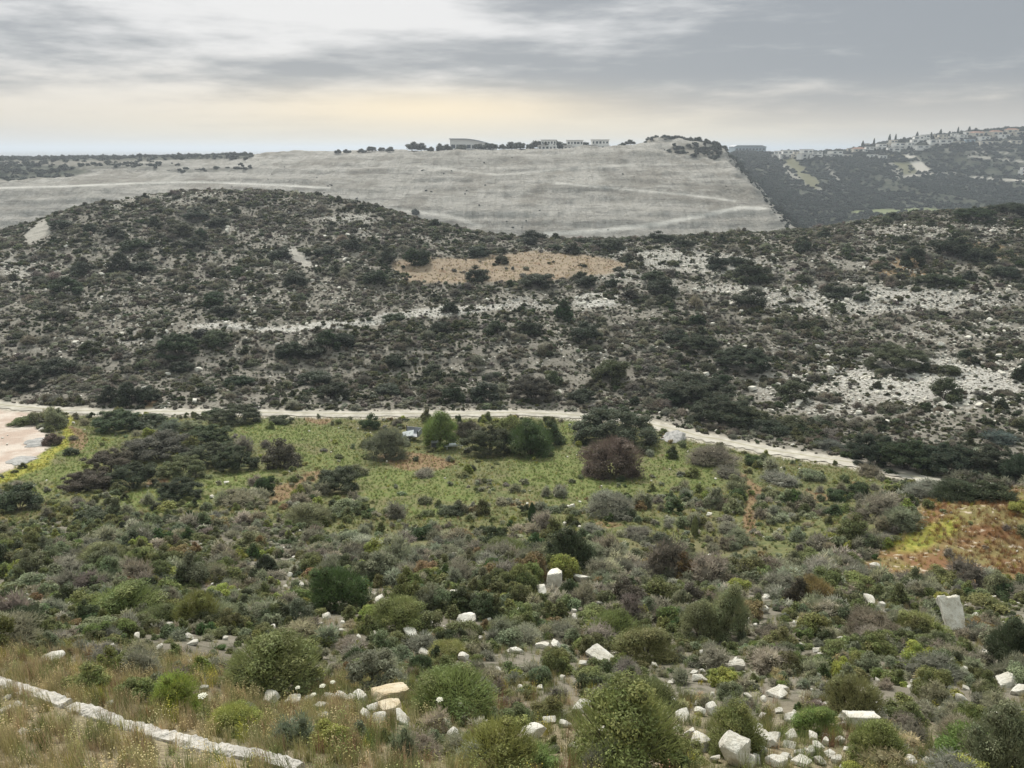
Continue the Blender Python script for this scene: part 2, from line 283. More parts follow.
def ground_material():
    m, nt = mat('hillside_ground'); n = N(nt)
    P = n('ShaderNodeNewGeometry').outputs['Position']
    A = n('ShaderNodeAttribute', attribute_name='zone_a'); B = n('ShaderNodeAttribute', attribute_name='zone_b'); C = n('ShaderNodeAttribute', attribute_name='zone_c'); E = n('ShaderNodeAttribute', attribute_name='zone_d')
    def ch(a):
        q = n('ShaderNodeSeparateColor', ins={0: a.outputs['Color']}); return q.outputs[0], q.outputs[1], q.outputs[2], a.outputs['Alpha']
    grass, lush, rust, rock = ch(A); mound, gold, gravel, track = ch(B); quarry, road, qdark, far = ch(C); patch, field, bare, yel = ch(E)
    olivep = n('ShaderNodeAttribute', attribute_name='zone_e').outputs['Fac']; hillside = n('ShaderNodeAttribute', attribute_name='zone_f').outputs['Fac']
    n1 = n.noise(P, .35, 4); n2 = n.noise(P, 2.2, 4); n3 = n.noise(P, 9, 3, .7); n0 = n.noise(P, .06, 3)
    py = n('ShaderNodeSeparateXYZ', ins={0: P}).outputs[1]
    soil = n.mix(n.ramp(n1, .35, .65), (.15, .135, .105), (.22, .20, .165))
    soil = n.mix(hillside, soil, n.mix(n.ramp(n1, .35, .65), (.175, .16, .138), (.25, .23, .20)))
    soil = n.mix(n.ramp(n2, .5, .68), soil, (.085, .085, .055))
    soil = n.mix(n.math('MULTIPLY', n.ramp(n3, .6, .72), .5), soil, (.36, .34, .30))
    soil = n.mix(n.math('MULTIPLY', n.ramp(py, 16, 11), .8), soil, n.mix(n.ramp(n3, .35, .65), (.16, .13, .08), (.34, .29, .19)))
    g = n.mix(n.ramp(n2, .3, .7), (.095, .115, .045), (.18, .175, .08))
    g = n.mix(lush, g, n.mix(n.ramp(n2, .3, .65), (.11, .155, .04), (.18, .185, .07)))
    g = n.mix(n.math('MULTIPLY', n.ramp(n.noise(P, .13, 4, .65), .50, .64), .7), g, (.165, .145, .08))
    g = n.mix(n.math('MULTIPLY', n.ramp(n3, .5, .7), .18), g, (.06, .075, .035))
    c = n.mix(n.ramp(n.math('ADD', grass, n.math('MULTIPLY', n.math('SUBTRACT', n1, .5), .8)), .30, .7), soil, g)
    r = n.mix(n.ramp(n2, .35, .65), (.20, .13, .075), (.24, .18, .10))
    c = n.mix(n.ramp(n.math('ADD', rust, n.math('MULTIPLY', n.math('SUBTRACT', n2, .5), 1.0)), .4, .75), c, r)
    lime = n.mix(n.ramp(n3, .35, .7), (.40, .385, .36), (.60, .585, .55))
    lime = n.mix(n.ramp(n2, .55, .7), lime, (.24, .225, .20))
    c = n.mix(n.ramp(n.math('ADD', rock, n.math('MULTIPLY', n.math('SUBTRACT', n2, .5), 2.4)), .55, .8), c, lime)
    mo = n.mix(n.ramp(n1, .38, .62), (.21, .115, .06), (.22, .185, .08))
    mo = n.mix(n.ramp(n2, .58, .66), mo, (.50, .42, .33))
    c = n.mix(mound, c, mo)
    go = n.mix(n.ramp(n2, .35, .65), (.265, .205, .15), (.33, .265, .195)); go = n.mix(n.ramp(n1, .55, .7), go, (.24, .165, .11))
    c = n.mix(gold, c, go)
    gr = n.mix(n.ramp(n1, .4, .6), (.46, .36, .30), (.58, .51, .45)); gr = n.mix(n.ramp(n3, .5, .7), gr, (.32, .28, .25))
    c = n.mix(gravel, c, gr)
    c = n.mix(yel, c, n.mix(n.ramp(n2, .4, .6), (.20, .22, .04), (.34, .31, .07)))
    c = n.mix(bare, c, n.mix(n2, (.30, .28, .25), (.44, .42, .38)))
    c = n.mix(track, c, n.mix(n.ramp(n2, .3, .6), (.30, .27, .22), (.52, .48, .41)))
    # quarry face: layered pale marl with streaks down the face
    Q1 = n.noise(n.scale(P, (.012, .012, .42)), 1.0, 6, .68); Q2 = n.noise(n.scale(P, (.30, .02, .05)), 1.0, 5, .7); Q3 = n.noise(P, .45, 6, .75); Q4 = n.noise(P, .03, 5, .65); Q5 = n.noise(n.scale(P, (.05, .05, .9)), 1.0, 5, .7)
    q = n.mix(n.ramp(Q1, .38, .62), (.415, .393, .362), (.54, .515, .48))
    q = n.mix(n.math('MULTIPLY', n.ramp(Q2, .46, .66), .42), q, (.235, .22, .19))
    q = n.mix(n.math('MULTIPLY', n.ramp(Q3, .52, .66), .65), q, (.62, .59, .53))
    q = n.mix(n.math('MULTIPLY', n.ramp(Q3, .45, .33), .6), q, (.16, .145, .12))
    q = n.mix(n.math('MULTIPLY', n.ramp(Q5, .53, .60), .6), q, (.23, .215, .195))
    q = n.mix(n.math('MULTIPLY', n.ramp(Q4, .50, .62), .65), q, (.25, .225, .19))
    Q6 = n.noise(n.scale(P, (.10, .05, .16)), 1.0, 6, .7)
    q = n.mix(n.math('MULTIPLY', n.ramp(Q6, .54, .64), .5), q, (.50, .475, .43))
    q = n.mix(n.math('MULTIPLY', n.ramp(Q6, .46, .37), .4), q, (.26, .24, .205))
    q = n.mix(n.math('MULTIPLY', qdark, n.ramp(Q3, .3, .6)), q, (.16, .15, .125))
    q = n.mix(n.math('MULTIPLY', road, n.ramp(Q3, .25, .45)), q, (.76, .735, .69))
    c = n.mix(quarry, c, q)
    f = n.mix(n.ramp(n.noise(P, .12, 4), .4, .6), (.035, .045, .03), (.075, .08, .055))
    f = n.mix(n.math('MULTIPLY', n.ramp(n.noise(P, .35, 5, .7), .5, .66), .55), f, (.15, .135, .11))
    f = n.mix(patch, f, (.46, .43, .39)); f = n.mix(olivep, f, (.15, .145, .085)); f = n.mix(field, f, (.19, .21, .11))
    c = n.mix(far, c, f)
    plain = n.mix(n.ramp(n.noise(P, .004, 5, .7), .4, .6), (.05, .065, .055), (.16, .16, .14))
    c = n.mix(n.ramp(py, 1100, 1500), c, plain)
    bh = n.math('ADD', n.math('MULTIPLY', n2, .5), n.math('MULTIPLY', n3, .25))
    bump = n('ShaderNodeBump', ins={'Strength': .6, 'Distance': .35, 'Height': bh})
    bump2 = n('ShaderNodeBump', ins={'Strength': n.math('MULTIPLY', quarry, .8), 'Distance': 5.0, 'Height': n.math('ADD', Q3, n.math('MULTIPLY', Q2, .7)), 'Normal': bump})
    b = n('ShaderNodeBsdfPrincipled', ins={'Base Color': c, 'Roughness': .95, 'Normal': bump2}); b.inputs['Specular IOR Level'].default_value = .15
    n.out(b); return m

def leaf_material():
    m, nt = mat('leaves'); n = N(nt)
    t = n('ShaderNodeAttribute', attribute_type='INSTANCER', attribute_name='tint'); v = n('ShaderNodeAttribute', attribute_name='leaf_value')
    t2 = n('ShaderNodeAttribute', attribute_name='leaf_hue')
    c = n.mix(1.0, t.outputs['Color'], n('ShaderNodeCombineColor', ins={0: v.outputs['Fac'], 1: v.outputs['Fac'], 2: v.outputs['Fac']}), 'MULTIPLY')
    h = n('ShaderNodeHueSaturation', ins={'Hue': n.math('ADD', n.math('MULTIPLY', t2.outputs['Fac'], .06), .47), 'Saturation': 1.0, 'Value': 1.0, 'Color': c})
    d = n('ShaderNodeBsdfPrincipled', ins={'Base Color': h, 'Roughness': .65}); d.inputs['Specular IOR Level'].default_value = .2
    tr = n('ShaderNodeBsdfTranslucent', ins={0: h})
    mx = n('ShaderNodeMixShader', ins={0: .3}); nt.links.new(d.outputs[0], mx.inputs[1]); nt.links.new(tr.outputs[0], mx.inputs[2])
    n.out(mx); return m
def twig_material():
    m, nt = mat('twigs'); n = N(nt)
    t = n('ShaderNodeAttribute', attribute_type='INSTANCER', attribute_name='tint')
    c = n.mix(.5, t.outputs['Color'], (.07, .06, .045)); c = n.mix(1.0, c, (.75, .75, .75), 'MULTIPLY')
    n.out(n('ShaderNodeBsdfDiffuse', ins={0: c})); return m
def bark_material():
    m, nt = mat('bark'); n = N(nt); P = n('ShaderNodeTexCoord').outputs['Object']
    c = n.mix(n.noise(P, 14, 4), (.06, .05, .04), (.16, .14, .12)); n.out(n('ShaderNodeBsdfDiffuse', ins={0: c})); return m
def stone_material(name, a, b, stain=(.30, .22, .14), st=.4):
    m, nt = mat(name); n = N(nt); P = n('ShaderNodeTexCoord').outputs['Object']; rnd = n('ShaderNodeObjectInfo').outputs['Random']
    off = n('ShaderNodeVectorMath', operation='ADD', ins={0: P}); nt.links.new(n('ShaderNodeCombineXYZ', ins={0: n.math('MULTIPLY', rnd, 37.0)}).outputs[0], off.inputs[1])
    v = off.outputs[0]
    n1 = n.noise(v, 1.6, 5, .6); n2 = n.noise(v, 7, 5, .65); n3 = n.noise(v, 24, 3, .7)
    c = n.mix(n.ramp(n1, .35, .65), a, b); c = n.mix(n.math('MULTIPLY', n.ramp(n2, .52, .7), st), c, stain); c = n.mix(n.math('MULTIPLY', n.ramp(n3, .6, .75), .5), c, (.24, .235, .22))
    bu = n('ShaderNodeBump', ins={'Strength': .7, 'Distance': .08, 'Height': n.math('ADD', n2, n.math('MULTIPLY', n3, .5))})
    b_ = n('ShaderNodeBsdfPrincipled', ins={'Base Color': c, 'Roughness': .9, 'Normal': bu}); b_.inputs['Specular IOR Level'].default_value = .2
    n.out(b_); return m
def plain_material(name, c, rough=.7, var=.15, metal=0.0):
    m, nt = mat(name); n = N(nt); P = n('ShaderNodeTexCoord').outputs['Object']
    k = n.noise(P, 3.0, 4, .6)
    cc = n.mix(n.ramp(k, .3, .7), tuple(x*(1-var) for x in c), tuple(min(1, x*(1+var)) for x in c))
    b = n('ShaderNodeBsdfPrincipled', ins={'Base Color': cc, 'Roughness': rough, 'Metallic': metal}); n.out(b); return m
def grass_material():
    m, nt = mat('grass_blades'); n = N(nt)
    t = n('ShaderNodeAttribute', attribute_type='INSTANCER', attribute_name='tint'); v = n('ShaderNodeAttribute', attribute_name='leaf_value')
    c = n.mix(1.0, t.outputs['Color'], n('ShaderNodeCombineColor', ins={0: v.outputs['Fac'], 1: v.outputs['Fac'], 2: v.outputs['Fac']}), 'MULTIPLY')
    d = n('ShaderNodeBsdfDiffuse', ins={0: c}); tr = n('ShaderNodeBsdfTranslucent', ins={0: c})
    mx = n('ShaderNodeMixShader', ins={0: .35}); nt.links.new(d.outputs[0], mx.inputs[1]); nt.links.new(tr.outputs[0], mx.inputs[2]); n.out(mx); return m
M_GROUND = ground_material(); M_LEAF = leaf_material(); M_TWIG = twig_material(); M_BARK = bark_material(); M_GRASS = grass_material()
M_LIME = stone_material('limestone', (.62, .585, .51), (.80, .775, .715)); M_CREAM = stone_material('cream_limestone', (.58, .48, .33), (.70, .62, .48), (.38, .25, .15), .6)
M_KERB = stone_material('weathered_concrete', (.42, .40, .37), (.62, .59, .55), (.30, .28, .24), .6)
M_TRACK = None

def add_mesh(name, V, Fc, mats, fm=None, attrs=None, parent=None, smooth=False, link=True):
    """V (n,3); Fc list of faces or an (m,k) array"""
    me = D.meshes.new(name)
    V = np.asarray(V, np.float32)
    if isinstance(Fc, np.ndarray):
        k = Fc.shape[1]
        me.vertices.add(len(V)); me.vertices.foreach_set('co', V.ravel())
        me.loops.add(Fc.size); me.loops.foreach_set('vertex_index', Fc.astype(np.int32).ravel())
        me.polygons.add(len(Fc)); me.polygons.foreach_set('loop_start', np.arange(0, Fc.size, k, dtype=np.int32))
        me.update(calc_edges=True)
    else:
        me.from_pydata([tuple(map(float, v)) for v in V], [], Fc)
    for m in mats: me.materials.append(m)
    if fm is not None: me.polygons.foreach_set('material_index', np.asarray(fm, np.int32))
    if smooth: me.polygons.foreach_set('use_smooth', np.ones(len(me.polygons), bool))
    for an, arr in (attrs or {}).items():
        a = me.attributes.new(an, 'FLOAT', 'POINT'); a.data.foreach_set('value', np.asarray(arr, np.float32))
    me.update()
    o = D.objects.new(name, me)
    if link: col.objects.link(o)
    if parent: o.parent = parent
    return o
def structure(o): o['kind'] = 'structure'; return o
def tag(o, label, cat, group=None):
    o['label'] = label; o['category'] = cat
    if group: o['group'] = group
    return o
def empty(name, loc, rz=0):
    o = D.objects.new(name, None); o.location = loc; o.rotation_euler = (0, 0, rz); o.empty_display_size = .3; col.objects.link(o); return o

# ground sheet
idx = np.arange(NR*NS).reshape(NR, NS)
quads = np.stack([idx[:-1, :-1], idx[:-1, 1:], idx[1:, 1:], idx[1:, :-1]], -1).reshape(-1, 4)
gr = add_mesh('ground', np.stack([XX, YY, H], -1).reshape(-1, 3), quads, [M_GROUND], smooth=True); structure(gr)
def colattr(me, name, chans):
    a = me.attributes.new(name, 'FLOAT_COLOR', 'POINT')
    a.data.foreach_set('color', np.stack([c.ravel() for c in chans], -1).astype(np.float32).ravel())
farz = np.maximum(Zg['far'], Zg['fscrub'])
colattr(gr.data, 'zone_a', [Zg['grass'], Zg['lush'], Zg['rust'], Zg['rock']])
colattr(gr.data, 'zone_b', [Zg['mound'], Zg['gold'], Zg['gravel'], Zg['track']])
colattr(gr.data, 'zone_c', [Zg['quarry'], Zg['road'], Zg['qdark'], farz])
colattr(gr.data, 'zone_d', [Zg['patch'], Zg['field'], Zg['bare'], Zg['yel']])
a = gr.data.attributes.new('zone_e', 'FLOAT', 'POINT'); a.data.foreach_set('value', Zg['olivep'].astype(np.float32).ravel())

a = gr.data.attributes.new('zone_f', 'FLOAT', 'POINT'); a.data.foreach_set('value', north(XX, YY).astype(np.float32).ravel())

# dirt track ribbon
def track_material():
    m, nt = mat('pale_dirt'); n = N(nt); P = n('ShaderNodeNewGeometry').outputs['Position']; v = n('ShaderNodeAttribute', attribute_name='across').outputs['Fac']
    n1 = n.noise(P, .7, 4); n2 = n.noise(P, 5, 4, .7)
    c = n.mix(n.ramp(n1, .35, .65), (.40, .375, .33), (.54, .51, .455)); c = n.mix(n.math('MULTIPLY', n.ramp(n2, .5, .7), .6), c, (.36, .32, .26))
    mid = n.ramp(n.math('ADD', n.math('ABSOLUTE', v, 0), n.math('MULTIPLY', n.math('SUBTRACT', n2, .5), .5)), .22, .02)
    c = n.mix(n.math('MULTIPLY', mid, .55), c, (.26, .24, .13))
    n.out(n('ShaderNodeBsdfDiffuse', ins={0: c})); return m
M_TRACK = track_material()
tang = np.gradient(tc[:, :2], axis=0); tang /= np.linalg.norm(tang, axis=1)[:, None]; nor = np.stack([-tang[:, 1], tang[:, 0]], 1)
W = 7; V = []; ac = []
for k in range(len(tc)):
    hw = 1.12+.16*math.sin(k*.31)+.16*math.sin(k*.83+1)+.22*random.random()
    for j in range(W):
        t = j/(W-1)*2-1; p = tc[k, :2]+nor[k]*t*hw
        V.append((p[0], p[1], tc[k, 2]+.03+.05*math.exp(-t*t*14)-.03*math.exp(-(abs(t)-.55)**2*30))); ac.append(t)
Fq = np.array([[k*W+j, (k+1)*W+j, (k+1)*W+j+1, k*W+j+1] for k in range(len(tc)-1) for j in range(W-1)])
structure(add_mesh('dirt_track', V, Fq, [M_TRACK], attrs={'across': ac}, smooth=True))

# ------------------------------------------------------------------ plant shapes
def unit(v): return v/np.maximum(np.linalg.norm(v, axis=-1, keepdims=True), 1e-9)
def leaves(P, Nn, size, asp, r):
    """one quad leaf at each P facing Nn"""
    n = len(P); t = unit(np.cross(Nn, r.normal(size=(n, 3)))); b = np.cross(Nn, t)
    L = (size*(.7+.6*r.random(n)))[:, None] if np.isscalar(size) else size[:, None]
    Vv = np.stack([P-t*L*.5, P+b*L*asp*.5, P+t*L*.5, P-b*L*asp*.5], 1)
    return Vv.reshape(-1, 3), np.arange(n*4).reshape(-1, 4)
ICO = None
def ico(sub):
    import bmesh
    bm = bmesh.new(); bmesh.ops.create_icosphere(bm, subdivisions=sub, radius=1)
    bm.verts.ensure_lookup_table()
    v = np.array([x.co[:] for x in bm.verts]); f = np.array([[q.index for q in p.verts] for p in bm.faces]); bm.free(); return v, f
ICO1, ICO2, ICO3, ICO4 = ico(1), ico(2), ico(3), ico(4)
def shrub_mesh(seed, nleaf, ls, nl=9, asp=.5, spiky=0.0, tall=1.0, spread=.34, core=.80, lr=(.15, .27), shoots=0.0):
    """bush of width 1 and height about 1; lobes sit in a dome"""
    r = np.random.default_rng(seed)
    C = []; Rr = []
    for k in range(nl):
        a = 2*math.pi*(k*.381966+r.random()*.25); q = math.sqrt((k+.4)/nl)
        rad = r.uniform(*lr); d = spread*q
        top = 1-rad*1.05-.42*q*q*tall
        z = max(rad*.55, r.uniform(.45, 1.0)*top)
        C.append((math.cos(a)*d+r.normal()*.055, math.sin(a)*d+r.normal()*.055, z*(1+r.normal()*.07))); Rr.append(rad)
    for k in range(nl//2):
        a = r.random()*6.283; rad = r.uniform(lr[0], lr[1])*.9; C.append((math.cos(a)*spread*.95, math.sin(a)*spread*.95, rad*.7)); Rr.append(rad)
    C = np.array(C); Rr = np.array(Rr)
    w = Rr**2; w /= w.sum(); li = r.choice(len(C), nleaf*2, p=w)
    dr = unit(r.normal(size=(nleaf*2, 3))+np.array([0, 0, .35]))
    rr = Rr[li]*(1.02+.22*(vn(dr[:, 0]*4+li*3.3, dr[:, 1]*4+dr[:, 2]*4, seed)-.5)-.30*r.random(nleaf*2)**2.2+.12*r.normal(size=nleaf*2)*(.75+spiky))
    Pp = C[li]+dr*rr[:, None]; Pp[:, 2] *= 1.0
    # keep the leaves that are not deep inside another lobe
    dd = np.linalg.norm(Pp[:, None]-C[None], axis=2)/Rr[None]; dd[np.arange(len(Pp)), li] = 2
    ok = (dd.min(1) > .8) & (Pp[:, 2] > .01); Pp, dr, li = Pp[ok][:nleaf], dr[ok][:nleaf], li[ok][:nleaf]
    Nn = unit(dr*.9+r.normal(size=dr.shape)*.75+np.array([0, 0, .25]))
    if spiky > .5: Nn = unit(np.cross(dr, r.normal(size=dr.shape)))
    if spiky > .5:
        n = len(Pp); b = np.cross(Nn, dr); L = (ls*(.7+.8*r.random(n)))[:, None]; dj = unit(dr+r.normal(size=dr.shape)*.35+np.array([0, 0, .3]))
        V = np.stack([Pp-b*L*asp*.5, Pp+b*L*asp*.5, Pp+dj*L], 1)
        V = np.stack([V[:, 0], V[:, 1], V[:, 2]+b*L*asp*.2, V[:, 2]-b*L*asp*.2], 1).reshape(-1, 3); Fc = np.arange(n*4).reshape(-1, 4)
    else: V, Fc = leaves(Pp, Nn, ls, asp, r)
    lobev = r.uniform(.76, 1.28, len(C)); lobeh = r.uniform(0, 1, len(C))
    val = lobev[li]*r.uniform(.7, 1.3, len(li)); hue = lobeh[li]*.6+r.random(len(li))*.4
    val = np.repeat(val, 4); hue = np.repeat(hue, 4)
    if shoots > 0:
        ns = int(nleaf*shoots); ang = r.random(ns)*6.283; q = np.sqrt(r.random(ns))*.42; z = (1-.5*(q/.42)**2)*.85
        base = np.stack([np.cos(ang)*q, np.sin(ang)*q, z*.9], 1); d3 = unit(np.stack([np.cos(ang)*q*1.4, np.sin(ang)*q*1.4, np.full(ns, .8)], 1)+r.normal(size=(ns, 3))*.2)
        L = r.uniform(.08, .2, ns)[:, None]; sd = unit(np.cross(d3, r.normal(size=(ns, 3))))*ls*.12
        V2 = np.stack([base-sd, base+sd, base+d3*L+sd*.3, base+d3*L-sd*.3], 1).reshape(-1, 3)
        Fc = np.concatenate([Fc, np.arange(ns*4).reshape(-1, 4)+len(V)]); V = np.concatenate([V, V2])
        val = np.concatenate([val, np.repeat(r.uniform(.9, 1.4, ns), 4)]); hue = np.concatenate([hue, np.full(ns*4, .5)])
    nf = len(Fc)
    Fl = [tuple(x) for x in Fc]; fm = [0]*nf
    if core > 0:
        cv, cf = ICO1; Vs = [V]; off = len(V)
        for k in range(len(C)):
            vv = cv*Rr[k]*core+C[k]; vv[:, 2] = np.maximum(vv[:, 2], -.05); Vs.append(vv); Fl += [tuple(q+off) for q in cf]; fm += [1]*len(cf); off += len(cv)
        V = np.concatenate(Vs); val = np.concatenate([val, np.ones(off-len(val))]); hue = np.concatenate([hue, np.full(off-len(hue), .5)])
    me = D.meshes.new('foliage'); me.from_pydata(V.tolist(), [], [tuple(int(i) for i in f) for f in Fl])
    me.materials.append(M_LEAF); me.materials.append(M_TWIG); me.polygons.foreach_set('material_index', np.array(fm, np.int32))
    for an, arr in (('leaf_value', val), ('leaf_hue', hue)):
        a = me.attributes.new(an, 'FLOAT', 'POINT'); a.data.foreach_set('value', np.asarray(arr, np.float32))
    me.update(); return me
def tube(V, Fl, p0, p1, r0, r1, n=5):
    p0 = np.array(p0, float); p1 = np.array(p1, float); d = unit(p1-p0); t = unit(np.cross(d, [.3, .9, .2])); b = np.cross(d, t); o = len(V)
    for p, rd in ((p0, r0), (p1, r1)):
        for k in range(n):
            a = 2*math.pi*k/n; V.append(tuple(p+(t*math.cos(a)+b*math.sin(a))*rd))
    for k in range(n): Fl.append((o+k, o+(k+1) % n, o+n+(k+1) % n, o+n+k))
def stems_mesh(seed, n=9, thick=.012, hub=0.0):
    r = random.Random(seed); V = []; Fl = []
    if hub: tube(V, Fl, (0, 0, -.1), (.02, 0, hub), thick*2.6, thick*2)
    for k in range(n):
        a = r.random()*6.283; q = r.uniform(.12, .42); z = r.uniform(.35, .8)
        m = (math.cos(a)*q*.4, math.sin(a)*q*.4, max(hub, .02)+z*.4); s = (.02*math.cos(a), .02*math.sin(a), hub*.9-.05*(hub == 0))
        e = (math.cos(a)*q, math.sin(a)*q, max(hub, 0)*.5+z)
        tube(V, Fl, s, m, thick, thick*.7, 4); tube(V, Fl, m, e, thick*.7, thick*.25, 4)
    me = D.meshes.new('stems'); me.from_pydata(V, [], Fl); me.materials.append(M_BARK); me.update(); return me
FINE = [shrub_mesh(100+k, 10500, .034, nl=24+k % 3*5, asp=.42, lr=(.08, .19), shoots=.10, spread=.36, core=.62) for k in range(5)]
FINETHIN = [shrub_mesh(130+k, 8500, .045, nl=24, asp=.18, spiky=1, core=.62, lr=(.09, .19), spread=.37) for k in range(3)]
THICK = [shrub_mesh(160+k, 13000, .027, nl=64, asp=.5, lr=(.055, .125), spread=.43, core=.75, tall=.8) for k in range(4)]
MID = [shrub_mesh(200+k, 2900, .06, nl=15, asp=.45, lr=(.10, .22), core=.7, spread=.36) for k in range(5)]
MIDSP = [shrub_mesh(230+k, 1700, .085, nl=10, asp=.16, spiky=1, core=.72) for k in range(4)]
LOW = [shrub_mesh(300+k, 620, .10, nl=8, asp=.6, lr=(.16, .28)) for k in range(5)]
LOWSP = [shrub_mesh(330+k, 520, .13, nl=8, asp=.25, spiky=1, core=.75) for k in range(3)]
TINY = [shrub_mesh(400+k, 170, .19, nl=5, asp=.7, lr=(.2, .3)) for k in range(4)]
STEMS = [stems_mesh(k) for k in range(3)]; STEMS_T = stems_mesh(9, 12, .018, .38)
def tree_crown(seed, nleaf=900):
    return shrub_mesh(seed, nleaf, .085, nl=10, asp=.6, lr=(.14, .24))
def cypress_mesh(seed, nleaf=900):
    r = np.random.default_rng(seed); z = r.random(nleaf)**.9; rad = .5*np.sin(np.pi*np.clip(z*.86+.1, 0, 1))**.7*(1-z*.35)*(1+.25*vn(z*9, r.random(nleaf)*3, seed)-.1)
    a = r.random(nleaf)*6.283; P = np.stack([np.cos(a)*rad, np.sin(a)*rad, z], 1); Nn = unit(np.stack([np.cos(a), np.sin(a), r.normal(size=nleaf)*.4+.3], 1))
    V, Fc = leaves(P, Nn, .16, .5, r)
    V[:, 2] = np.maximum(V[:, 2], 0)
    cv, cf = ICO2; vv = cv*np.array([.33, .33, .47])+np.array([0, 0, .48])
    Fl = Fc.tolist()+(cf+0).tolist(); 
    me = D.meshes.new('crown'); Vt = np.concatenate([V, vv]); Fl = Fc.tolist()+(cf+len(V)).tolist()
    me.from_pydata(Vt.tolist(), [], Fl); me.materials.append(M_LEAF); me.materials.append(M_TWIG); me.polygons.foreach_set('material_index', np.array([0]*len(Fc)+[1]*len(cf), np.int32))
    for an, arr in (('leaf_value', np.concatenate([np.repeat(r.uniform(.7, 1.3, nleaf), 4), np.ones(len(vv))])), ('leaf_hue', np.full(len(Vt), .5))):
        q = me.attributes.new(an, 'FLOAT', 'POINT'); q.data.foreach_set('value', arr.astype(np.float32))
    me.update(); return me
TREEC = [tree_crown(500+k) for k in range(3)]; CYP = cypress_mesh(520)
def trunk_mesh(h=.4, rd=.05):
    V = []; Fl = []; tube(V, Fl, (0, 0, -.1), (.02, .01, h), rd, rd*.7, 7); tube(V, Fl, (.02, .01, h*.9), (.18, .05, h+.3), rd*.6, rd*.3); tube(V, Fl, (.02, .01, h*.9), (-.16, -.06, h+.3), rd*.6, rd*.3)
    me = D.meshes.new('trunk'); me.from_pydata(V, [], Fl); me.materials.append(M_BARK); me.update(); return me
TRUNK = trunk_mesh()
def tuft_mesh(seed, n=46, w=.016, lean=.35, heads=0):
    r = np.random.default_rng(seed); V = []; Fl = []; val = []
    for k in range(n):
        a = r.random()*6.283; q = r.random()*.3; x, y = math.cos(a)*q, math.sin(a)*q; h = r.uniform(.45, 1.0); b = r.random()*6.283; l = lean*r.random()
        sx, sy = math.cos(b+1.57)*w*.5, math.sin(b+1.57)*w*.5; o = len(V); c = r.uniform(.7, 1.3)
        for t in (0, .5, 1):
            ww = 1-t*.75; ox, oy = math.cos(b)*l*t*t, math.sin(b)*l*t*t
            V += [(x+ox-sx*ww, y+oy-sy*ww, h*t), (x+ox+sx*ww, y+oy+sy*ww, h*t)]; val += [c, c]
        Fl += [(o, o+1, o+3, o+2), (o+2, o+3, o+5, o+4)]
        if heads and r.random() < heads:
            ex, ey = x+math.cos(b)*l, y+math.sin(b)*l; o = len(V)
            for q2 in range(5):
                aa = q2*1.2566; V.append((ex+math.cos(aa)*w*1.6, ey+math.sin(aa)*w*1.6, h+w*.4*(q2 % 2))); val.append(1.7)
            Fl.append((o, o+1, o+2, o+3, o+4))
    me = D.meshes.new('tuft'); me.from_pydata(V, [], Fl); me.materials.append(M_GRASS)
    q = me.attributes.new('leaf_value', 'FLOAT', 'POINT'); q.data.foreach_set('value', np.array(val, np.float32)); me.update(); return me
TUFT = [tuft_mesh(600, 60, .014), tuft_mesh(601, 46, .02, .5), tuft_mesh(602, 40, .012, .25, .5), tuft_mesh(603, 34, .045, .5)]
def rock_mesh(seed, cuts=20, ic=None, mat_=None):
    r = np.random.default_rng(seed); v, f = ic or ICO3; v = v.copy()
    c = v/np.abs(v).max(1, keepdims=True); v = c*.72+v*.28
    v = v@(np.eye(3)+r.normal(size=(3, 3))*.16)
    for k in range(cuts):
        nrm = unit(r.normal(size=3)); s = v@nrm; d = s.max()*r.uniform(.55, .86); m = s > d; v[m] -= np.outer((s[m]-d)*1.0, nrm)
    nz = fbm(v[:, 0]*2.2+seed, v[:, 1]*2.2+v[:, 2]*1.7, seed, 3); v *= (1+.06*nz)[:, None]
    v[:, :2] /= max(np.ptp(v[:, 0]), np.ptp(v[:, 1])); v[:, 2] = v[:, 2]/np.ptp(v[:, 2]); v[:, 2] -= v[:, 2].min()+.18
    me = D.meshes.new('rock'); me.from_pydata(v.tolist(), [], f.tolist()); me.materials.append(mat_ or M_LIME); me.update()
    return me
ROCKS = [rock_mesh(700+k, 4+k % 4, ICO4) for k in range(10)]; ROCKF = [rock_mesh(730+k, 5, ICO3) for k in range(5)]
CREAMR = [rock_mesh(760+k, 5, ICO4, M_CREAM) for k in range(2)]

TINT = dict(dark=(.070, .088, .047), dgreen=(.068, .105, .040), olive=(.180, .200, .130), green=(.165, .185, .078), bright=(.18, .235, .068), grey=(.255, .250, .200), lgrey=(.36, .355, .30),
            brown=(.150, .105, .082), dbrown=(.125, .115, .085), yellow=(.27, .30, .065), ygreen=(.250, .270, .080), blue=(.165, .195, .155), orange=(.22, .165, .09), dolive=(.140, .152, .072), violet=(.205, .195, .170), straw=(.40, .35, .22))
WORD = dict(dark='dark green bush', dgreen='deep green bush', olive='grey-green bush', green='mid green bush', bright='bright green bush', grey='grey twiggy shrub', lgrey='pale grey shrub', brown='reddish brown bush', dbrown='dark brownish bush',
            yellow='yellow flowering shrub', ygreen='yellow-green bush', blue='blue-green shrub', orange='orange-brown shrub', dolive='dark olive bush', violet='violet-grey shrub', straw='straw coloured shrub')
def jit(c, r=random, a=.16):
    k = 1+r.uniform(-a, a); return [c[0]*k*(1+r.uniform(-.09, .09)), c[1]*k, c[2]*k*(1+r.uniform(-.09, .09))]

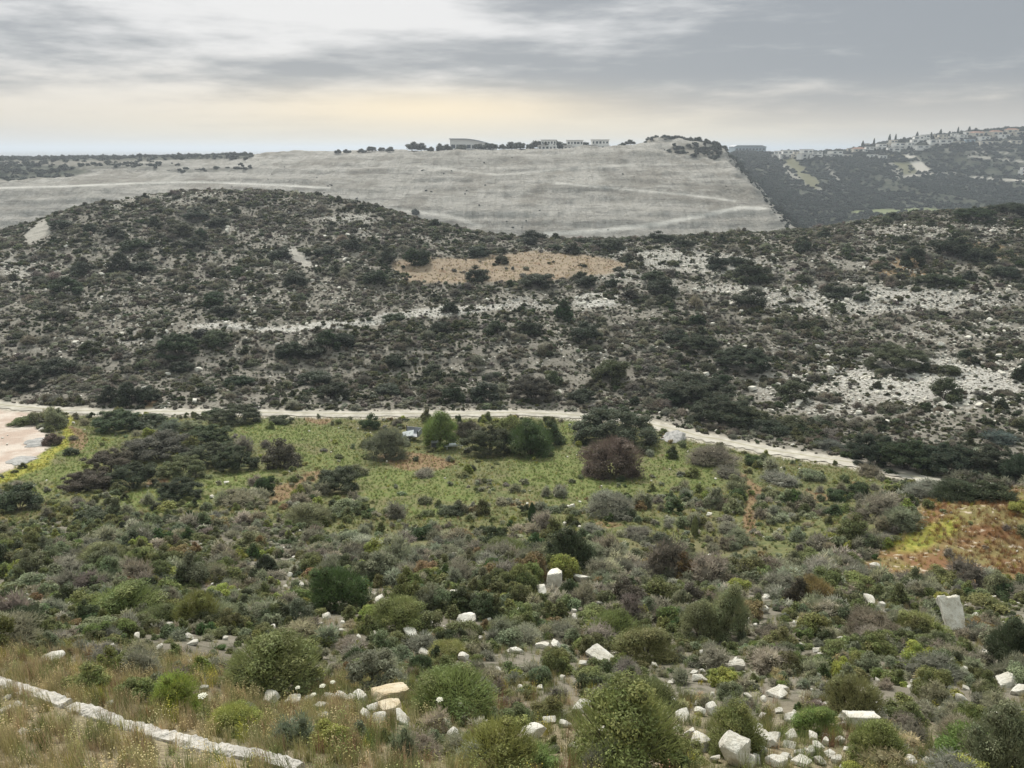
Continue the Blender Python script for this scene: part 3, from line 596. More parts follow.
# ------------------------------------------------------------------ labels made from landmarks one can find
LM = [(455, 768, 'the bottom edge at centre'), (275, 660, 'the big rounded green bush'), (392, 700, 'the cream boulders'), (178, 700, 'the yellow-green spurge clump'), (340, 590, 'the round dark bush mid slope'), (125, 600, 'the broad yellowish bush at left'),
      (712, 615, 'the two-lobed grey-green bush'), (954, 615, 'the tall white slab'), (555, 578, 'the pair of upturned white rocks'), (735, 752, 'the pointed boulder'), (859, 725, 'the long white slab'), (1010, 690, 'the white boulders at right edge'), (1008, 640, 'the dark bush at right edge'),
      (468, 620, 'the saddle-shaped white rock'), (412, 592, 'the flat-topped white rock'), (55, 657, 'the broad white rock at left'), (185, 610, 'the twin white rocks at left'), (430, 655, 'the scattered rocks above the cream boulders'), (620, 690, 'the small pointed white rock'), (733, 664, 'the squarish white rock'),
      (795, 750, 'the heap of white rubble'), (612, 455, 'the reddish brown bush'), (608, 505, 'the dark bush below the brown one'), (388, 440, 'the silvery round bush'), (440, 428, 'the bright green tree'), (405, 432, 'the wrecked trailer'), (520, 440, 'the thicket below the track'), (150, 460, 'the broad thicket in the meadow'),
      (282, 450, 'the brown bush in the meadow'), (338, 480, 'the dark bush in the meadow'), (20, 497, 'the dark bush at left edge'), (57, 415, 'the bush beside the gravel clearing'), (742, 520, 'the little stone row'), (672, 432, 'the rubble patch by the track'), (890, 545, 'the yellow shrub on the spur'), (970, 530, 'the rusty grass spur'),
      (930, 455, 'the dark thicket by the track end'), (820, 455, 'the bend of the track'), (180, 348, 'the round dark bush on the far slope'), (22, 378, 'the dark clump above the clearing'), (130, 397, 'the dark clump above the track'), (505, 268, 'the golden dry patch'), (417, 255, 'the tree at the golden patch'), (297, 258, 'the pale bare patch'),
      (35, 232, 'the smooth scree patch'), (230, 192, 'the rounded hilltop'), (950, 246, 'the largest dark bush near the ridge'), (894, 360, 'the widest dark bush on the stony slope'), (943, 390, 'the round bush on the stony slope'), (660, 285, 'the dark pair below the ridge'), (540, 240, 'the bushes at the saddle'), (328, 342, 'the dark clump mid far slope'),
      (497, 327, 'the bush on the pale ledge'), (215, 300, 'the green bush above the pale ledge'), (700, 400, 'the dark scrub above the track'), (800, 300, 'the scrub below the right ridge'), (750, 270, 'the white outcrops under the ridge'), (590, 335, 'the centre of the far slope'), (1015, 370, 'the right edge of the stony slope'), (450, 390, 'the scrub right above the track'), (60, 290, 'the stony left slope'), (640, 375, 'the olive clump on the far slope')]
ORD = ['', 'second ', 'third ', 'fourth ', 'fifth ', 'sixth ', 'seventh ', 'eighth ', 'ninth ', 'tenth ', 'eleventh ', 'twelfth ']
PEND = []
def autolabel(o, px, py, word, w): PEND.append((o, px, py, word, w))
def resolve_labels():
    groups = {}
    for o, px, py, word, w in PEND:
        best = sorted(LM, key=lambda l: math.hypot(l[0]-px, (l[1]-py)*1.4))
        l = best[0]
        if math.hypot(l[0]-px, l[1]-py) < 9: l = best[1]
        dx, dy = px-l[0], py-l[1]
        if abs(dx) > 2.2*abs(dy): rel = 'right of' if dx > 0 else 'left of'
        elif abs(dy) > 1.3*abs(dx): rel = 'in front of' if dy > 0 else 'behind'
        else: rel = ('in front and ' if dy > 0 else 'behind and ')+('right of' if dx > 0 else 'left of')
        groups.setdefault((word, rel, l[2]), []).append((math.hypot(dx, dy), o))
    for (word, rel, lt), it in groups.items():
        it.sort(key=lambda q: q[0])
        if len(it) == 1: it[0][1]['label'] = f'{word} {rel} {lt}'
        else:
            for k, (dd_, o) in enumerate(it):
                o['label'] = f'{ORD[min(k, 11)]}nearest {word} {rel} {lt}'.replace(' nearest', ' nearest') if k else f'nearest {word} {rel} {lt}'
                if k > 11: o['label'] = f'outermost {word} {rel} {lt}'

# ------------------------------------------------------------------ individual bushes (picture x, y of the foot, width, height, kind)
BUSH = [
 # foreground
 (275,697,104,70,'green'),(625,775,124,96,'green'),(455,722,92,60,'green'),(498,775,84,60,'green'),(733,758,60,52,'green'),(404,765,26,40,'blue'),(293,748,38,40,'blue'),(178,718,56,50,'yellow'),(235,738,56,38,'ygreen'),(140,704,44,30,'green'),
 (90,694,44,34,'green'),(850,722,60,52,'dolive'),(814,738,46,32,'bright'),(905,730,44,30,'dolive'),(875,770,62,52,'green'),(975,774,84,52,'bright'),(928,702,32,34,'dolive'),(973,738,46,32,'green'),(1010,672,52,54,'dark'),(550,720,36,26,'dolive'),
 (650,716,64,38,'dolive'),(1022,740,30,30,'green'),(330,752,44,34,'ygreen'),(532,778,64,30,'bright'),(690,765,40,26,'green'),(420,655,40,24,'violet'),(385,672,36,22,'grey'),
 # slope
 (124,622,80,44,'green'),(84,618,44,30,'green'),(160,628,46,26,'dolive'),(20,638,56,36,'dark'),(134,551,30,22,'dark'),(174,528,32,16,'dark'),(145,565,34,20,'green'),(221,600,28,20,'ygreen'),(222,576,26,24,'green'),(100,634,38,20,'olive'),(181,560,28,18,'orange'),(62,560,40,18,'olive'),
 (338,612,66,52,'dgreen'),(267,574,24,21,'dark'),(312,574,30,26,'dolive'),(421,540,28,19,'dgreen'),(461,539,24,12,'orange'),(423,580,34,22,'orange'),(398,634,62,42,'green'),(372,626,30,26,'ygreen'),(430,636,40,28,'dolive'),(481,535,18,13,'dark'),(505,562,54,22,'dolive'),(450,660,46,22,'green'),(463,642,40,26,'dolive'),
 (700,642,48,44,'olive'),(726,640,46,56,'olive'),(626,606,38,30,'dbrown'),(664,602,44,32,'dolive'),(690,612,32,32,'dbrown'),(680,612,22,26,'olive'),(614,644,52,36,'green'),(645,662,62,40,'dolive'),(749,620,34,24,'orange'),(738,594,28,20,'ygreen'),(527,560,40,22,'dark'),(545,562,30,18,'dolive'),(585,556,34,16,'olive'),
 (812,610,46,38,'orange'),(798,608,30,32,'dbrown'),(813,638,40,30,'green'),(873,642,54,36,'violet'),(918,642,58,32,'green'),(918,668,34,26,'ygreen'),(985,614,44,22,'green'),(980,634,26,20,'orange'),(943,584,34,18,'dolive'),(811,566,34,18,'dolive'),(858,590,40,20,'green'),(560,640,34,20,'violet'),(590,624,36,22,'green'),
 (300,640,36,22,'grey'),(350,655,34,18,'violet'),(510,650,40,24,'olive'),(700,575,32,18,'olive'),(760,575,34,18,'dolive'),(30,590,40,20,'olive'),(250,548,36,18,'dolive'),(350,545,30,16,'olive'),(1005,600,34,18,'dgreen'),(780,650,34,24,'dolive'),(836,660,34,22,'green'),(890,600,34,18,'olive'),(725,690,34,24,'ygreen'),(590,690,40,24,'dolive'),(490,690,36,24,'grey'),
 # meadow
 (57,429,27,27,'olive'),(54,446,17,17,'brown'),(22,427,23,12,'dolive'),(132,408,36,26,'dark'),(112,406,26,20,'dark'),(150,405,26,19,'dark'),(160,463,62,34,'dbrown'),(112,478,50,30,'dbrown'),(88,493,44,26,'dbrown'),(135,490,52,32,'dark'),(182,480,46,27,'dolive'),(212,468,54,28,'dark'),(238,472,42,27,'dark'),
 (211,447,46,23,'dgreen'),(120,433,54,17,'dgreen'),(150,430,40,15,'dark'),(172,433,25,14,'blue'),(190,433,30,13,'olive'),(236,426,50,19,'dark'),(213,417,20,10,'dark'),(20,513,44,31,'dark'),(72,456,16,11,'dark'),(180,502,42,25,'dark'),(94,522,38,16,'dark'),(240,508,42,24,'grey'),(158,512,18,10,'dark'),(280,425,26,12,'dark'),
 (282,469,40,33,'dbrown'),(266,496,24,25,'dgreen'),(338,494,48,30,'dark'),(308,528,50,27,'olive'),(345,518,42,22,'olive'),(388,460,46,37,'blue'),(460,431,9,17,'dgreen'),(371,430,23,18,'dgreen'),(359,477,18,14,'olive'),(450,517,25,13,'dark'),(503,506,16,10,'grey'),(425,478,22,10,'violet'),
 (488,457,52,34,'dark'),(530,458,54,40,'dgreen'),(511,438,30,28,'green'),(549,446,34,28,'dgreen'),(470,440,30,22,'dbrown'),(615,448,90,40,'dark'),(612,479,68,48,'brown'),(608,519,54,33,'violet'),(622,520,30,18,'dark'),(674,514,20,16,'dgreen'),(686,501,13,9,'dgreen'),
 (740,546,28,19,'blue'),(733,515,21,16,'olive'),(725,524,19,10,'violet'),(729,535,23,12,'violet'),(738,493,24,20,'olive'),(712,467,48,22,'violet'),(728,479,26,16,'violet'),(753,467,22,16,'dgreen'),(692,478,15,14,'green'),(637,539,26,16,'violet'),(660,550,34,14,'dark'),(592,535,22,12,'violet'),
 (829,451,26,14,'grey'),(870,478,24,16,'violet'),(836,502,24,15,'dgreen'),(834,517,18,13,'dgreen'),(791,502,17,10,'dark'),(857,496,26,17,'dgreen'),(878,522,40,32,'violet'),(900,532,38,25,'blue'),(926,500,50,22,'violet'),(958,503,56,22,'dark'),(994,503,40,20,'dark'),(885,549,15,12,'yellow'),(1019,516,22,15,'ygreen'),
 (874,467,52,34,'dark'),(905,474,56,36,'dgreen'),(945,477,60,36,'dark'),(985,478,56,34,'dark'),(1020,484,46,36,'dark'),(999,445,30,13,'blue'),(780,486,34,14,'violet'),(810,482,30,14,'olive'),
 # opposite hill
 (722,429,70,28,'dark'),(697,408,76,24,'dark'),(672,408,36,16,'dark'),(748,428,46,22,'dolive'),(770,436,36,16,'dark'),(720,387,22,15,'dgreen'),(742,372,54,22,'dark'),(612,384,40,28,'dolive'),(587,345,32,22,'dark'),(554,387,20,18,'dolive'),(532,402,46,28,'dbrown'),(582,403,32,15,'dark'),(634,406,11,12,'dark'),(697,354,42,18,'dark'),(676,344,30,15,'dark'),
 (156,230,14,13,'dark'),(90,234,13,12,'dark'),(182,237,27,15,'dolive'),(202,240,13,13,'dgreen'),(135,254,27,15,'dgreen'),(122,275,26,21,'dark'),(142,275,28,14,'dark'),(67,298,34,19,'dgreen'),(86,278,25,15,'dark'),(215,305,23,15,'dgreen'),(195,251,26,14,'dark'),(41,283,15,9,'dark'),(218,229,25,12,'dark'),(197,223,27,12,'dark'),(115,242,24,13,'dark'),(62,230,26,12,'dark'),
 (417,266,27,21,'dgreen'),(388,264,22,16,'dark'),(353,251,29,17,'dark'),(326,258,24,12,'dark'),(281,263,23,14,'dark'),(308,256,9,8,'dark'),(376,287,25,17,'dgreen'),(297,287,30,17,'dark'),(477,282,30,16,'dark'),(416,216,9,8,'dark'),(435,228,15,9,'dark'),(478,258,24,12,'dark'),
 (533,245,34,12,'dark'),(554,251,13,8,'dgreen'),(574,255,21,11,'dark'),(584,244,20,8,'dark'),(607,251,40,14,'dark'),(538,289,37,17,'dark'),(652,285,24,16,'dgreen'),(661,297,34,20,'dark'),(587,289,23,14,'dark'),(612,287,16,11,'dark'),(717,270,26,17,'dark'),(735,266,22,12,'dark'),(750,284,38,22,'dark'),(563,322,20,21,'dgreen'),(749,311,38,21,'dark'),(697,326,17,13,'dgreen'),(629,302,20,10,'dbrown'),(530,335,26,16,'dark'),(659,243,30,10,'dark'),(683,249,28,12,'dark'),
 (913,268,27,21,'dark'),(950,259,38,25,'dark'),(978,265,28,16,'dark'),(803,253,18,15,'dark'),(836,298,34,15,'dark'),(973,223,42,12,'dgreen'),(1008,218,42,13,'dark'),(893,221,20,9,'dark'),(824,238,17,9,'dark'),(904,242,19,11,'dark'),(930,227,13,7,'dark'),(933,288,36,13,'dolive'),(955,286,16,12,'dgreen'),(969,281,14,10,'dark'),(1003,281,32,15,'dark'),(837,313,19,13,'dolive'),(860,303,15,9,'dark'),
 (180,361,42,25,'dgreen'),(217,350,29,20,'dolive'),(214,309,20,16,'dgreen'),(223,317,26,13,'dark'),(22,392,46,25,'dark'),(60,376,38,17,'dark'),(184,374,24,12,'dark'),(205,396,20,13,'dark'),(92,356,25,14,'dolive'),(240,388,27,15,'dgreen'),(201,338,18,10,'dbrown'),
 (328,353,30,21,'dgreen'),(291,362,30,21,'dark'),(344,350,28,18,'dark'),(312,361,32,17,'dark'),(394,324,23,12,'dgreen'),(441,337,26,16,'dark'),(497,335,27,15,'dgreen'),(451,314,20,12,'dark'),(395,369,22,14,'dark'),(316,386,38,17,'dark'),(333,401,32,20,'dark'),(388,396,30,14,'dark'),(433,377,23,12,'dolive'),(453,403,26,20,'dgreen'),(486,402,38,20,'dark'),
 (894,373,60,24,'dolive'),(943,403,39,25,'dolive'),(948,377,27,14,'dolive'),(964,360,14,9,'dark'),(1020,382,16,24,'dark'),(793,402,38,21,'dolive'),(814,383,15,10,'dbrown'),(790,431,32,17,'dolive'),
]
bush_feet = []
def place_bush(px, py, w, h, kind, loc=None, size=None, word=None):
    if loc is None:
        p = hit(px, min(py, 775))
        if p is None: return
        if py > 775: pass
        x, y, z = p
        dist = math.sqrt(x*x+y*y+z*z); wd = w*(y*CP-z*SP)/F
        dep = math.atan2(-z, y)
        # apparent height covers the crown's height and part of its depth
        hd = max((h*(y*CP-z*SP)/F-.30*wd*math.sin(dep))/max(math.cos(dep), .5), wd*.38)
        y2 = y+wd*.30; x2 = x*y2/y; z2 = float(ground(x2, y2)); x, y, z = x2, y2, z2
    else:
        x, y, z = loc; wd, hd = size
    big = w > 44; mid = w > 21
    spk = kind in ('grey', 'lgrey', 'violet', 'blue', 'straw')
    ms = (random.choice(FINETHIN) if spk and w > 44 else random.choice(FINE)) if big else (random.choice(MIDSP) if spk else random.choice(MID)) if mid else random.choice(LOW)
    if w > 40 and y > 55 and h < .72*w and kind in ('dark', 'dbrown', 'dgreen', 'dolive'): ms = random.choice(THICK)
    if kind == 'yellow' and big: ms = FINETHIN[1]
    sc = (wd*1.04, wd*random.uniform(.9, 1.05), hd*1.06); rz = random.random()*6.283
    tint = jit(TINT[kind])
    far_ = bool(north(np.array([x]), np.array([y]))[0])
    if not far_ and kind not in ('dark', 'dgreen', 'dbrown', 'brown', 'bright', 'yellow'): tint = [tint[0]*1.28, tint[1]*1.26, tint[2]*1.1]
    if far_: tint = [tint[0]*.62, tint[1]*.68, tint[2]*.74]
    nm = 'shrub' if (w < 30 or hd < 1.0) else 'bush'
    if w > 24:
        r = empty(nm, (x, y, z-.04*hd), rz)
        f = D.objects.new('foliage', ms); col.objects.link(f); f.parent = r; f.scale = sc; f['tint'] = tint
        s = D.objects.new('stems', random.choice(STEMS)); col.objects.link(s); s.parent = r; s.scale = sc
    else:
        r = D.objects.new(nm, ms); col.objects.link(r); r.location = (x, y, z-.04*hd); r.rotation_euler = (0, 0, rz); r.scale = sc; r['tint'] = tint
    r['category'] = nm
    autolabel(r, px, py-h*.5, word or WORD[kind], w)
    bush_feet.append((x, y, wd*.5)); return r
for b in BUSH:
    r = place_bush(*b)
    if r is None: continue
    PEND.pop() if False else None
    r['group'] = 'bushes in the near slope and meadow' if b[1] > 412 else 'bushes on the opposite hill'

# small tree with a visible trunk, bright tree, two saplings
def place_tree(px, py, w, h, kind, label, name, crown, cat='tree', lift=.3, cw=None):
    x, y, z = hit(px, py); k = (y*CP-z*SP)/F; H_ = h*k*1.02; W_ = w*k
    r = empty(name, (x, y, z), random.random()*6)
    c = D.objects.new('crown', crown); col.objects.link(c); c.parent = r; c.scale = (W_, W_, H_*(1-lift)); c.location = (0, 0, H_*lift); c['tint'] = jit(TINT[kind])
    t = D.objects.new('trunk', TRUNK); col.objects.link(t); t.parent = r; t.scale = (W_*.8, W_*.8, H_)
    tag(r, label, cat); bush_feet.append((x, y, W_*.4)); return r
place_tree(373, 692, 52, 46, 'olive', 'thin grey-brown little tree with dark trunk behind the cream boulders', 'small_tree', MID[2], lift=.36)
place_tree(440, 447, 38, 38, 'bright', 'bright green leafy tree right of the wrecked trailer', 'tree', FINE[2], lift=.06)
place_tree(532, 524, 9, 22, 'dgreen', 'slender dark sapling standing alone in the meadow', 'sapling', CYP, lift=.1)
place_tree(694, 537, 8, 22, 'green', 'slender green sapling left of the little stone row', 'sapling', CYP, lift=.1)

# ------------------------------------------------------------------ individual rocks
ROCK = [(47,541,8,6),(32,588,9,4),(6,603,8,5),(26,605,13,5),(47,611,7,6),(3,615,8,5),(179,614,16,7),(192,608,12,5),(243,618,14,8),(170,629,10,5),(138,640,8,7),(190,639,10,6),(193,646,10,5),(113,650,7,7),(122,655,7,4),(55,662,19,10),(212,586,5,3),
 (290,577,6,4),(300,590,15,6),(286,588,5,3),(412,596,21,8),(380,603,12,7),(455,596,12,4),(327,620,11,7),(468,626,23,12),(376,638,12,7),(359,641,7,6),(412,638,17,7),(416,647,12,8),(424,656,12,8),(463,661,12,10),(509,653,8,5),(342,632,5,3),(273,631,12,4),
 (555,587,21,19),(580,583,23,10),(541,595,19,10),(555,596,7,4),(639,596,9,3),(746,626,10,15),(755,627,5,4),(691,638,9,8),(574,614,6,5),(575,619,8,5),(517,654,13,8),(542,649,13,7),(556,648,12,7),(599,661,26,8),(734,670,18,12),(766,598,6,4),(764,613,9,9),
 (975,618,10,3),(816,653,8,4),(870,604,15,4),(882,606,6,4),(1005,626,7,3),
 (583,665,9,4),(619,692,14,11),(582,713,19,14),(550,724,15,8),(532,739,28,10),(525,750,9,12),(565,728,12,7),(696,682,12,8),(704,682,9,6),(694,675,8,4),(712,696,6,4),(682,721,19,12),(688,741,15,15),(700,716,13,10),(713,716,14,12),(763,702,9,6),(762,721,11,8),(764,746,26,17),(714,763,13,9),(742,770,24,12),
 (783,693,11,9),(776,698,19,10),(792,723,15,10),(1008,688,24,13),(1019,696,18,13),(790,742,13,11),(772,746,19,14),(813,743,13,10),(825,746,9,11),(809,758,11,10),(818,751,13,10),(798,758,11,8),(783,762,15,9),(828,758,11,7),(800,770,19,9),(776,771,21,8),(910,770,17,12),(928,767,15,11),(938,743,8,7),(996,731,9,6),(993,720,10,9),(1020,746,15,9),(841,728,9,8),
 (212,499,7,4),(226,484,5,3),(572,509,6,5),(709,517,5,6),(601,488,3,7),(565,526,5,10),(412,430,5,3),
 (402,724,23,13),(358,704,20,10),(377,713,18,12),(343,701,15,8),(381,724,20,11),(330,702,17,8),(311,704,15,8),(293,705,16,7),(272,703,18,7),(366,718,14,9),(322,709,14,8),(350,712,14,9),
 (655,668,7,5),(665,690,8,5),(640,705,9,6),(748,700,9,7),(720,725,10,8),(752,732,12,8),(760,755,12,9),(836,764,12,8),(846,752,9,6),(870,690,7,4),(950,690,8,5),(905,655,7,4),(985,655,8,4),(600,735,12,8),(575,750,14,9),(500,742,12,7),(480,640,7,4),(440,620,7,4),(250,655,9,5),(225,640,7,4),(160,650,8,5),(80,640,8,5),(15,632,8,5),(95,600,7,4),(148,598,6,4),(260,610,7,4),(660,632,6,4),(600,605,6,4),(520,612,7,4),(840,640,6,4),(795,625,6,4),(700,655,8,5),(540,690,8,5),(562,680,8,5),(497,672,8,4),(655,745,10,7),(665,755,11,8),(748,748,9,6),(756,764,12,8),(806,735,9,6),(820,765,12,7),(860,758,9,6),(190,665,8,4),(205,690,9,5)]
rock_feet = []
def place_rock(px, py, w, h, me=None, label=None, name='boulder', rot=None, sc=None, size=None, loc=None, cat='rock'):
    p = loc or hit(px, min(py, 767))
    x, y, z = p; k = (y*CP-z*SP)/F; wd = w*k*1.08; dep = math.atan2(-z, y)
    hd = max((h*k-.45*wd*math.sin(dep))/max(math.cos(dep), .5), wd*.38)*1.15
    if not sc: hd = min(hd, wd*.85)
    o = D.objects.new(name, me or random.choice(ROCKS)); col.objects.link(o)
    y2 = y+wd*.22; x2 = x*y2/y
    o.location = (x2, y2, float(ground(x2, y2))+.07*hd+.02); o.rotation_euler = rot or (random.uniform(-.2, .2), random.uniform(-.2, .2), random.random()*6.283)
    o.scale = sc(wd, hd) if sc else (wd, wd*random.uniform(.6, .85), hd)
    o['category'] = cat
    if label: o['label'] = label
    else: autolabel(o, px, py-h*.5, ('broad white rock' if w > 17 else 'white limestone rock' if w > 9 else 'small white stone'), w)
    rock_feet.append((x2, y2, wd*.5)); return o
for q in ROCK:
    o = place_rock(*q, name='boulder' if q[2] > 12 else 'rock'); o['group'] = 'white limestone rocks on the near slope'
place_rock(392, 705, 37, 20, CREAMR[0], 'cream boulder with rounded top, rear one of the pair at the rubble bank', 'boulder', (0, 0, .3), lambda w, h: (w, w*.6, h*1.2))
place_rock(391, 716, 28, 16, CREAMR[1], 'tan stained boulder lying in front of the larger cream boulder', 'boulder', (0, .1, 2), lambda w, h: (w, w*.7, h*1.1))
def slab(seed, dims, jag=.05):
    import bmesh
    bm = bmesh.new(); bmesh.ops.create_cube(bm, size=1); bmesh.ops.subdivide_edges(bm, edges=bm.edges[:], cuts=7, use_grid_fill=True)
    r = np.random.default_rng(seed)
    for v in bm.verts:
        c = np.array(v.co); n = fbm(np.array([c[0]*3+seed]), np.array([c[2]*3+c[1]*2]), seed, 3)[0]
        taper = 1-.22*(.5-c[2])
        v.co.x = (c[0]+jag*n)*dims[0]*taper; v.co.y = (c[1]+jag*n*1.5)*dims[1]; v.co.z = (c[2]+jag*n+(c[0]*.08))*dims[2]
    bmesh.ops.bevel(bm, geom=[e for e in bm.edges if e.calc_length() > 0 and len(e.link_faces) == 2 and e.calc_face_angle(0) > 1.2], offset=.04*min(dims), segments=2, affect='EDGES')
    me = D.meshes.new('slab'); bm.to_mesh(me); bm.free(); me.materials.append(M_LIME)
    for v in me.vertices: v.co.z += dims[2]*.42
    return me
SLAB = slab(3, (1, .5, 1), .13)
place_rock(955, 632, 25, 34, SLAB, 'tall white rectangular limestone slab standing upright among scrub', 'boulder', (-.80, 0, 0), lambda w, h: (w*.85, w*.4, h*.88))
place_rock(859, 731, 32, 13, slab(5, (1, .4, 1)), 'long flat white slab lying below the dark olive bush', 'boulder', (-.2, .12, .05), lambda w, h: (w, w, h))
def cone_rock():
    v, f = ICO4; v = v.copy(); r = np.random.default_rng(4)
    v[:, :2] *= np.clip(1.15-.75*(v[:, 2]+1)/2, .2, 1)[:, None]
    for k in range(20):
        nrm = unit(r.normal(size=3)); d_ = r.uniform(.42, .62); s = v@nrm; m = s > d_; v[m] -= np.outer((s[m]-d_), nrm)
    v *= (1+.07*fbm(v[:, 0]*3, v[:, 1]*3+v[:, 2]*2, 8, 3))[:, None]; v /= np.ptp(v[:, 0]); v[:, 2] = v[:, 2]/np.ptp(v[:, 2]); v[:, 2] -= v[:, 2].min()+.12
    me = D.meshes.new('boulder'); me.from_pydata(v.tolist(), [], f.tolist()); me.materials.append(M_LIME); return me
place_rock(734, 766, 30, 30, cone_rock(), 'pointed pale boulder at the bottom edge, right of centre', 'boulder', (0, 0, 1.2), lambda w, h: (w, w*.8, h))

# ------------------------------------------------------------------ scattered cover
def gn_scatter(name, pts, rot, scl, idx_, tint, meshes, label, cat):
    pc = D.collections.new(name+'_shapes')
    for k, me in enumerate(meshes):
        pc.objects.link(D.objects.new(f'{name}_shape_{k:02d}', me))
    me = D.meshes.new(name); me.vertices.add(len(pts)); me.vertices.foreach_set('co', np.asarray(pts, np.float32).ravel())
    for an, ty, key, arr in (('rot', 'FLOAT_VECTOR', 'vector', rot), ('scl', 'FLOAT_VECTOR', 'vector', scl), ('tint', 'FLOAT_COLOR', 'color', np.concatenate([tint, np.ones((len(tint), 1))], 1))):
        a = me.attributes.new(an, ty, 'POINT'); a.data.foreach_set(key, np.asarray(arr, np.float32).ravel())
    a = me.attributes.new('idx', 'INT', 'POINT'); a.data.foreach_set('value', np.asarray(idx_, np.int32))
    o = D.objects.new(name, me); col.objects.link(o)
    ng = D.node_groups.new(name, 'GeometryNodeTree')
    ng.interface.new_socket('Geometry', in_out='INPUT', socket_type='NodeSocketGeometry'); ng.interface.new_socket('Geometry', in_out='OUTPUT', socket_type='NodeSocketGeometry')
    gi = ng.nodes.new('NodeGroupInput'); go = ng.nodes.new('NodeGroupOutput'); ip = ng.nodes.new('GeometryNodeInstanceOnPoints'); ci = ng.nodes.new('GeometryNodeCollectionInfo')
    ci.inputs['Collection'].default_value = pc; ci.inputs['Separate Children'].default_value = True; ci.inputs['Reset Children'].default_value = True
    def att(nm, dt):
        n = ng.nodes.new('GeometryNodeInputNamedAttribute'); n.data_type = dt; n.inputs['Name'].default_value = nm; return n.outputs['Attribute']
    L = ng.links.new
    L(gi.outputs[0], ip.inputs['Points']); L(ci.outputs[0], ip.inputs['Instance']); ip.inputs['Pick Instance'].default_value = True
    L(att('idx', 'INT'), ip.inputs['Instance Index']); L(att('rot', 'FLOAT_VECTOR'), ip.inputs['Rotation']); L(att('scl', 'FLOAT_VECTOR'), ip.inputs['Scale'])
    L(ip.outputs[0], go.inputs[0])
    md = o.modifiers.new('scatter', 'NODES'); md.node_group = ng
    o['kind'] = 'stuff'; tag(o, label, cat); return o
def sample_area(y0, y1, dens, smax=.80):
    n = int(dens*smax*((y1+APEX)**2-(y0+APEX)**2))
    y = np.sqrt(rng.random(n)*((y1+APEX)**2-(y0+APEX)**2)+(y0+APEX)**2)-APEX; s = rng.uniform(-smax, smax, n)
    return s*(y+APEX), y
def near_any(x, y, feet, k=.8):
    out = np.zeros(x.shape, bool)
    for fx, fy, fr_ in feet: out |= (x-fx)**2+(y-fy)**2 < (fr_*k)**2
    return out
def view(x, y):
    z = ground(x, y); px, py = project(x, y, z); return z, px, py
def track_dist(x, y): return dist_line(x, y, tc)[0]
KEYS = list(TINT); KT = np.array([TINT[k] for k in KEYS])
def pick_kinds(probs, n):
    """probs: dict kind -> array or number"""
    ks = list(probs); P_ = np.array([np.broadcast_to(probs[k], n) for k in ks], float); P_ = np.maximum(P_, 0); c = np.cumsum(P_/P_.sum(0), 0)
    r = rng.random(n); j = (r[None] > c).sum(0); j = np.minimum(j, len(ks)-1)
    return np.array(ks)[j]
def tints(kinds, a=.22, y=None, far_=None):
    t = np.array([TINT[k] for k in kinds]); n = len(t)
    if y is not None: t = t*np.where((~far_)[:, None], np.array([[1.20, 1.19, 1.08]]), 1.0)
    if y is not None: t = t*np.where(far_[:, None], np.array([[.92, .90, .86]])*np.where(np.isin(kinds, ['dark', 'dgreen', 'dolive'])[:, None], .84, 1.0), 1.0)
    return t*(1+rng.uniform(-a, a, (n, 1)))*(1+rng.uniform(-.08, .08, (n, 3)))

# scrub
SX, SY, SW, SH, SK = [], [], [], [], []
def scrub(y0, y1, dens, wr, keep, probs, hr=(.5, 1.15)):
    x, y = sample_area(y0, y1, dens); z, px, py = view(x, y); Zz = zones(px, py, x, y)
    k = rng.random(len(x)) < keep(x, y, px, py, Zz)
    x, y, px, py = x[k], y[k], px[k], py[k]; Zz = {a_: b_[k] for a_, b_ in Zz.items()}
    kinds = pick_kinds(probs(x, y, px, py, Zz), len(x)); w = rng.uniform(*wr, len(x))*np.clip(1+1.1*fbm(x/3.2, y/3.2, 77, 2), .55, 1.9)*(1+.5*(rng.random(len(x)) < .12))
    SX.append(x); SY.append(y); SW.append(w); SH.append(w*rng.uniform(*hr, len(x))); SK.append(kinds)
cl = lambda x, y, s, sd: fbm(x/s, y/s, sd, 3)
# near slope: dense grey and green dwarf scrub
def keep1(x, y, px, py, Z):
    k = np.ones(len(x))*.95
    k *= 1-.86*Z['grass']*(1-.30*(cl(x, y, 3, 81) > .1)); k *= 1-.95*Z['mound']; k *= 1-Z['gravel']; k *= 1-.9*Z['lush']; k *= 1-.6*Z['rust']
    k *= (y > 9)*1.0; k *= ~north(x, y); k *= np.where((px < 330) & (py > 690), .10, 1)
    k *= np.where((px > 255) & (px < 430) & (py > 690) & (py < 735), .25, 1); k *= np.where((px > 745) & (px < 850) & (py > 715), .3, 1)
    return k
def prob1(x, y, px, py, Z):
    a = cl(x, y, 6, 83); b = cl(x, y, 2.5, 84); gband = np.exp(-((py-(552+cl(x, y, 12, 85)*25))/22)**2)*(px > 350)
    return dict(grey=np.clip(.44-a*.9+gband*.8, .07, 2), lgrey=np.clip(.08+gband*.35-a*.2, 0, 1), violet=np.clip(.10-a*.3+gband*.2, .02, 1), olive=.32+a*.2, green=np.clip(.22+a*.8, .03, 1), dolive=np.clip(.30+a*.6, .05, 1), dark=np.clip(.10+a*.3, .01, 1), ygreen=np.clip(.05+b*.25, 0, 1), orange=.025+0*a, dgreen=.05+0*a, straw=np.clip((py > 620)*.05, 0, 1)+0*a)
scrub(8, 32, 4.6, (.26, .75), keep1, prob1)
scrub(32, 66, 3.0, (.36, 1.0), keep1, prob1)
scrub(66, 112, .9, (.4, .95), keep1, lambda x, y, px, py, Z: dict(grey=.2, violet=.15, olive=.3, green=.2, dolive=.3, ygreen=.25, dark=.15, orange=.03))
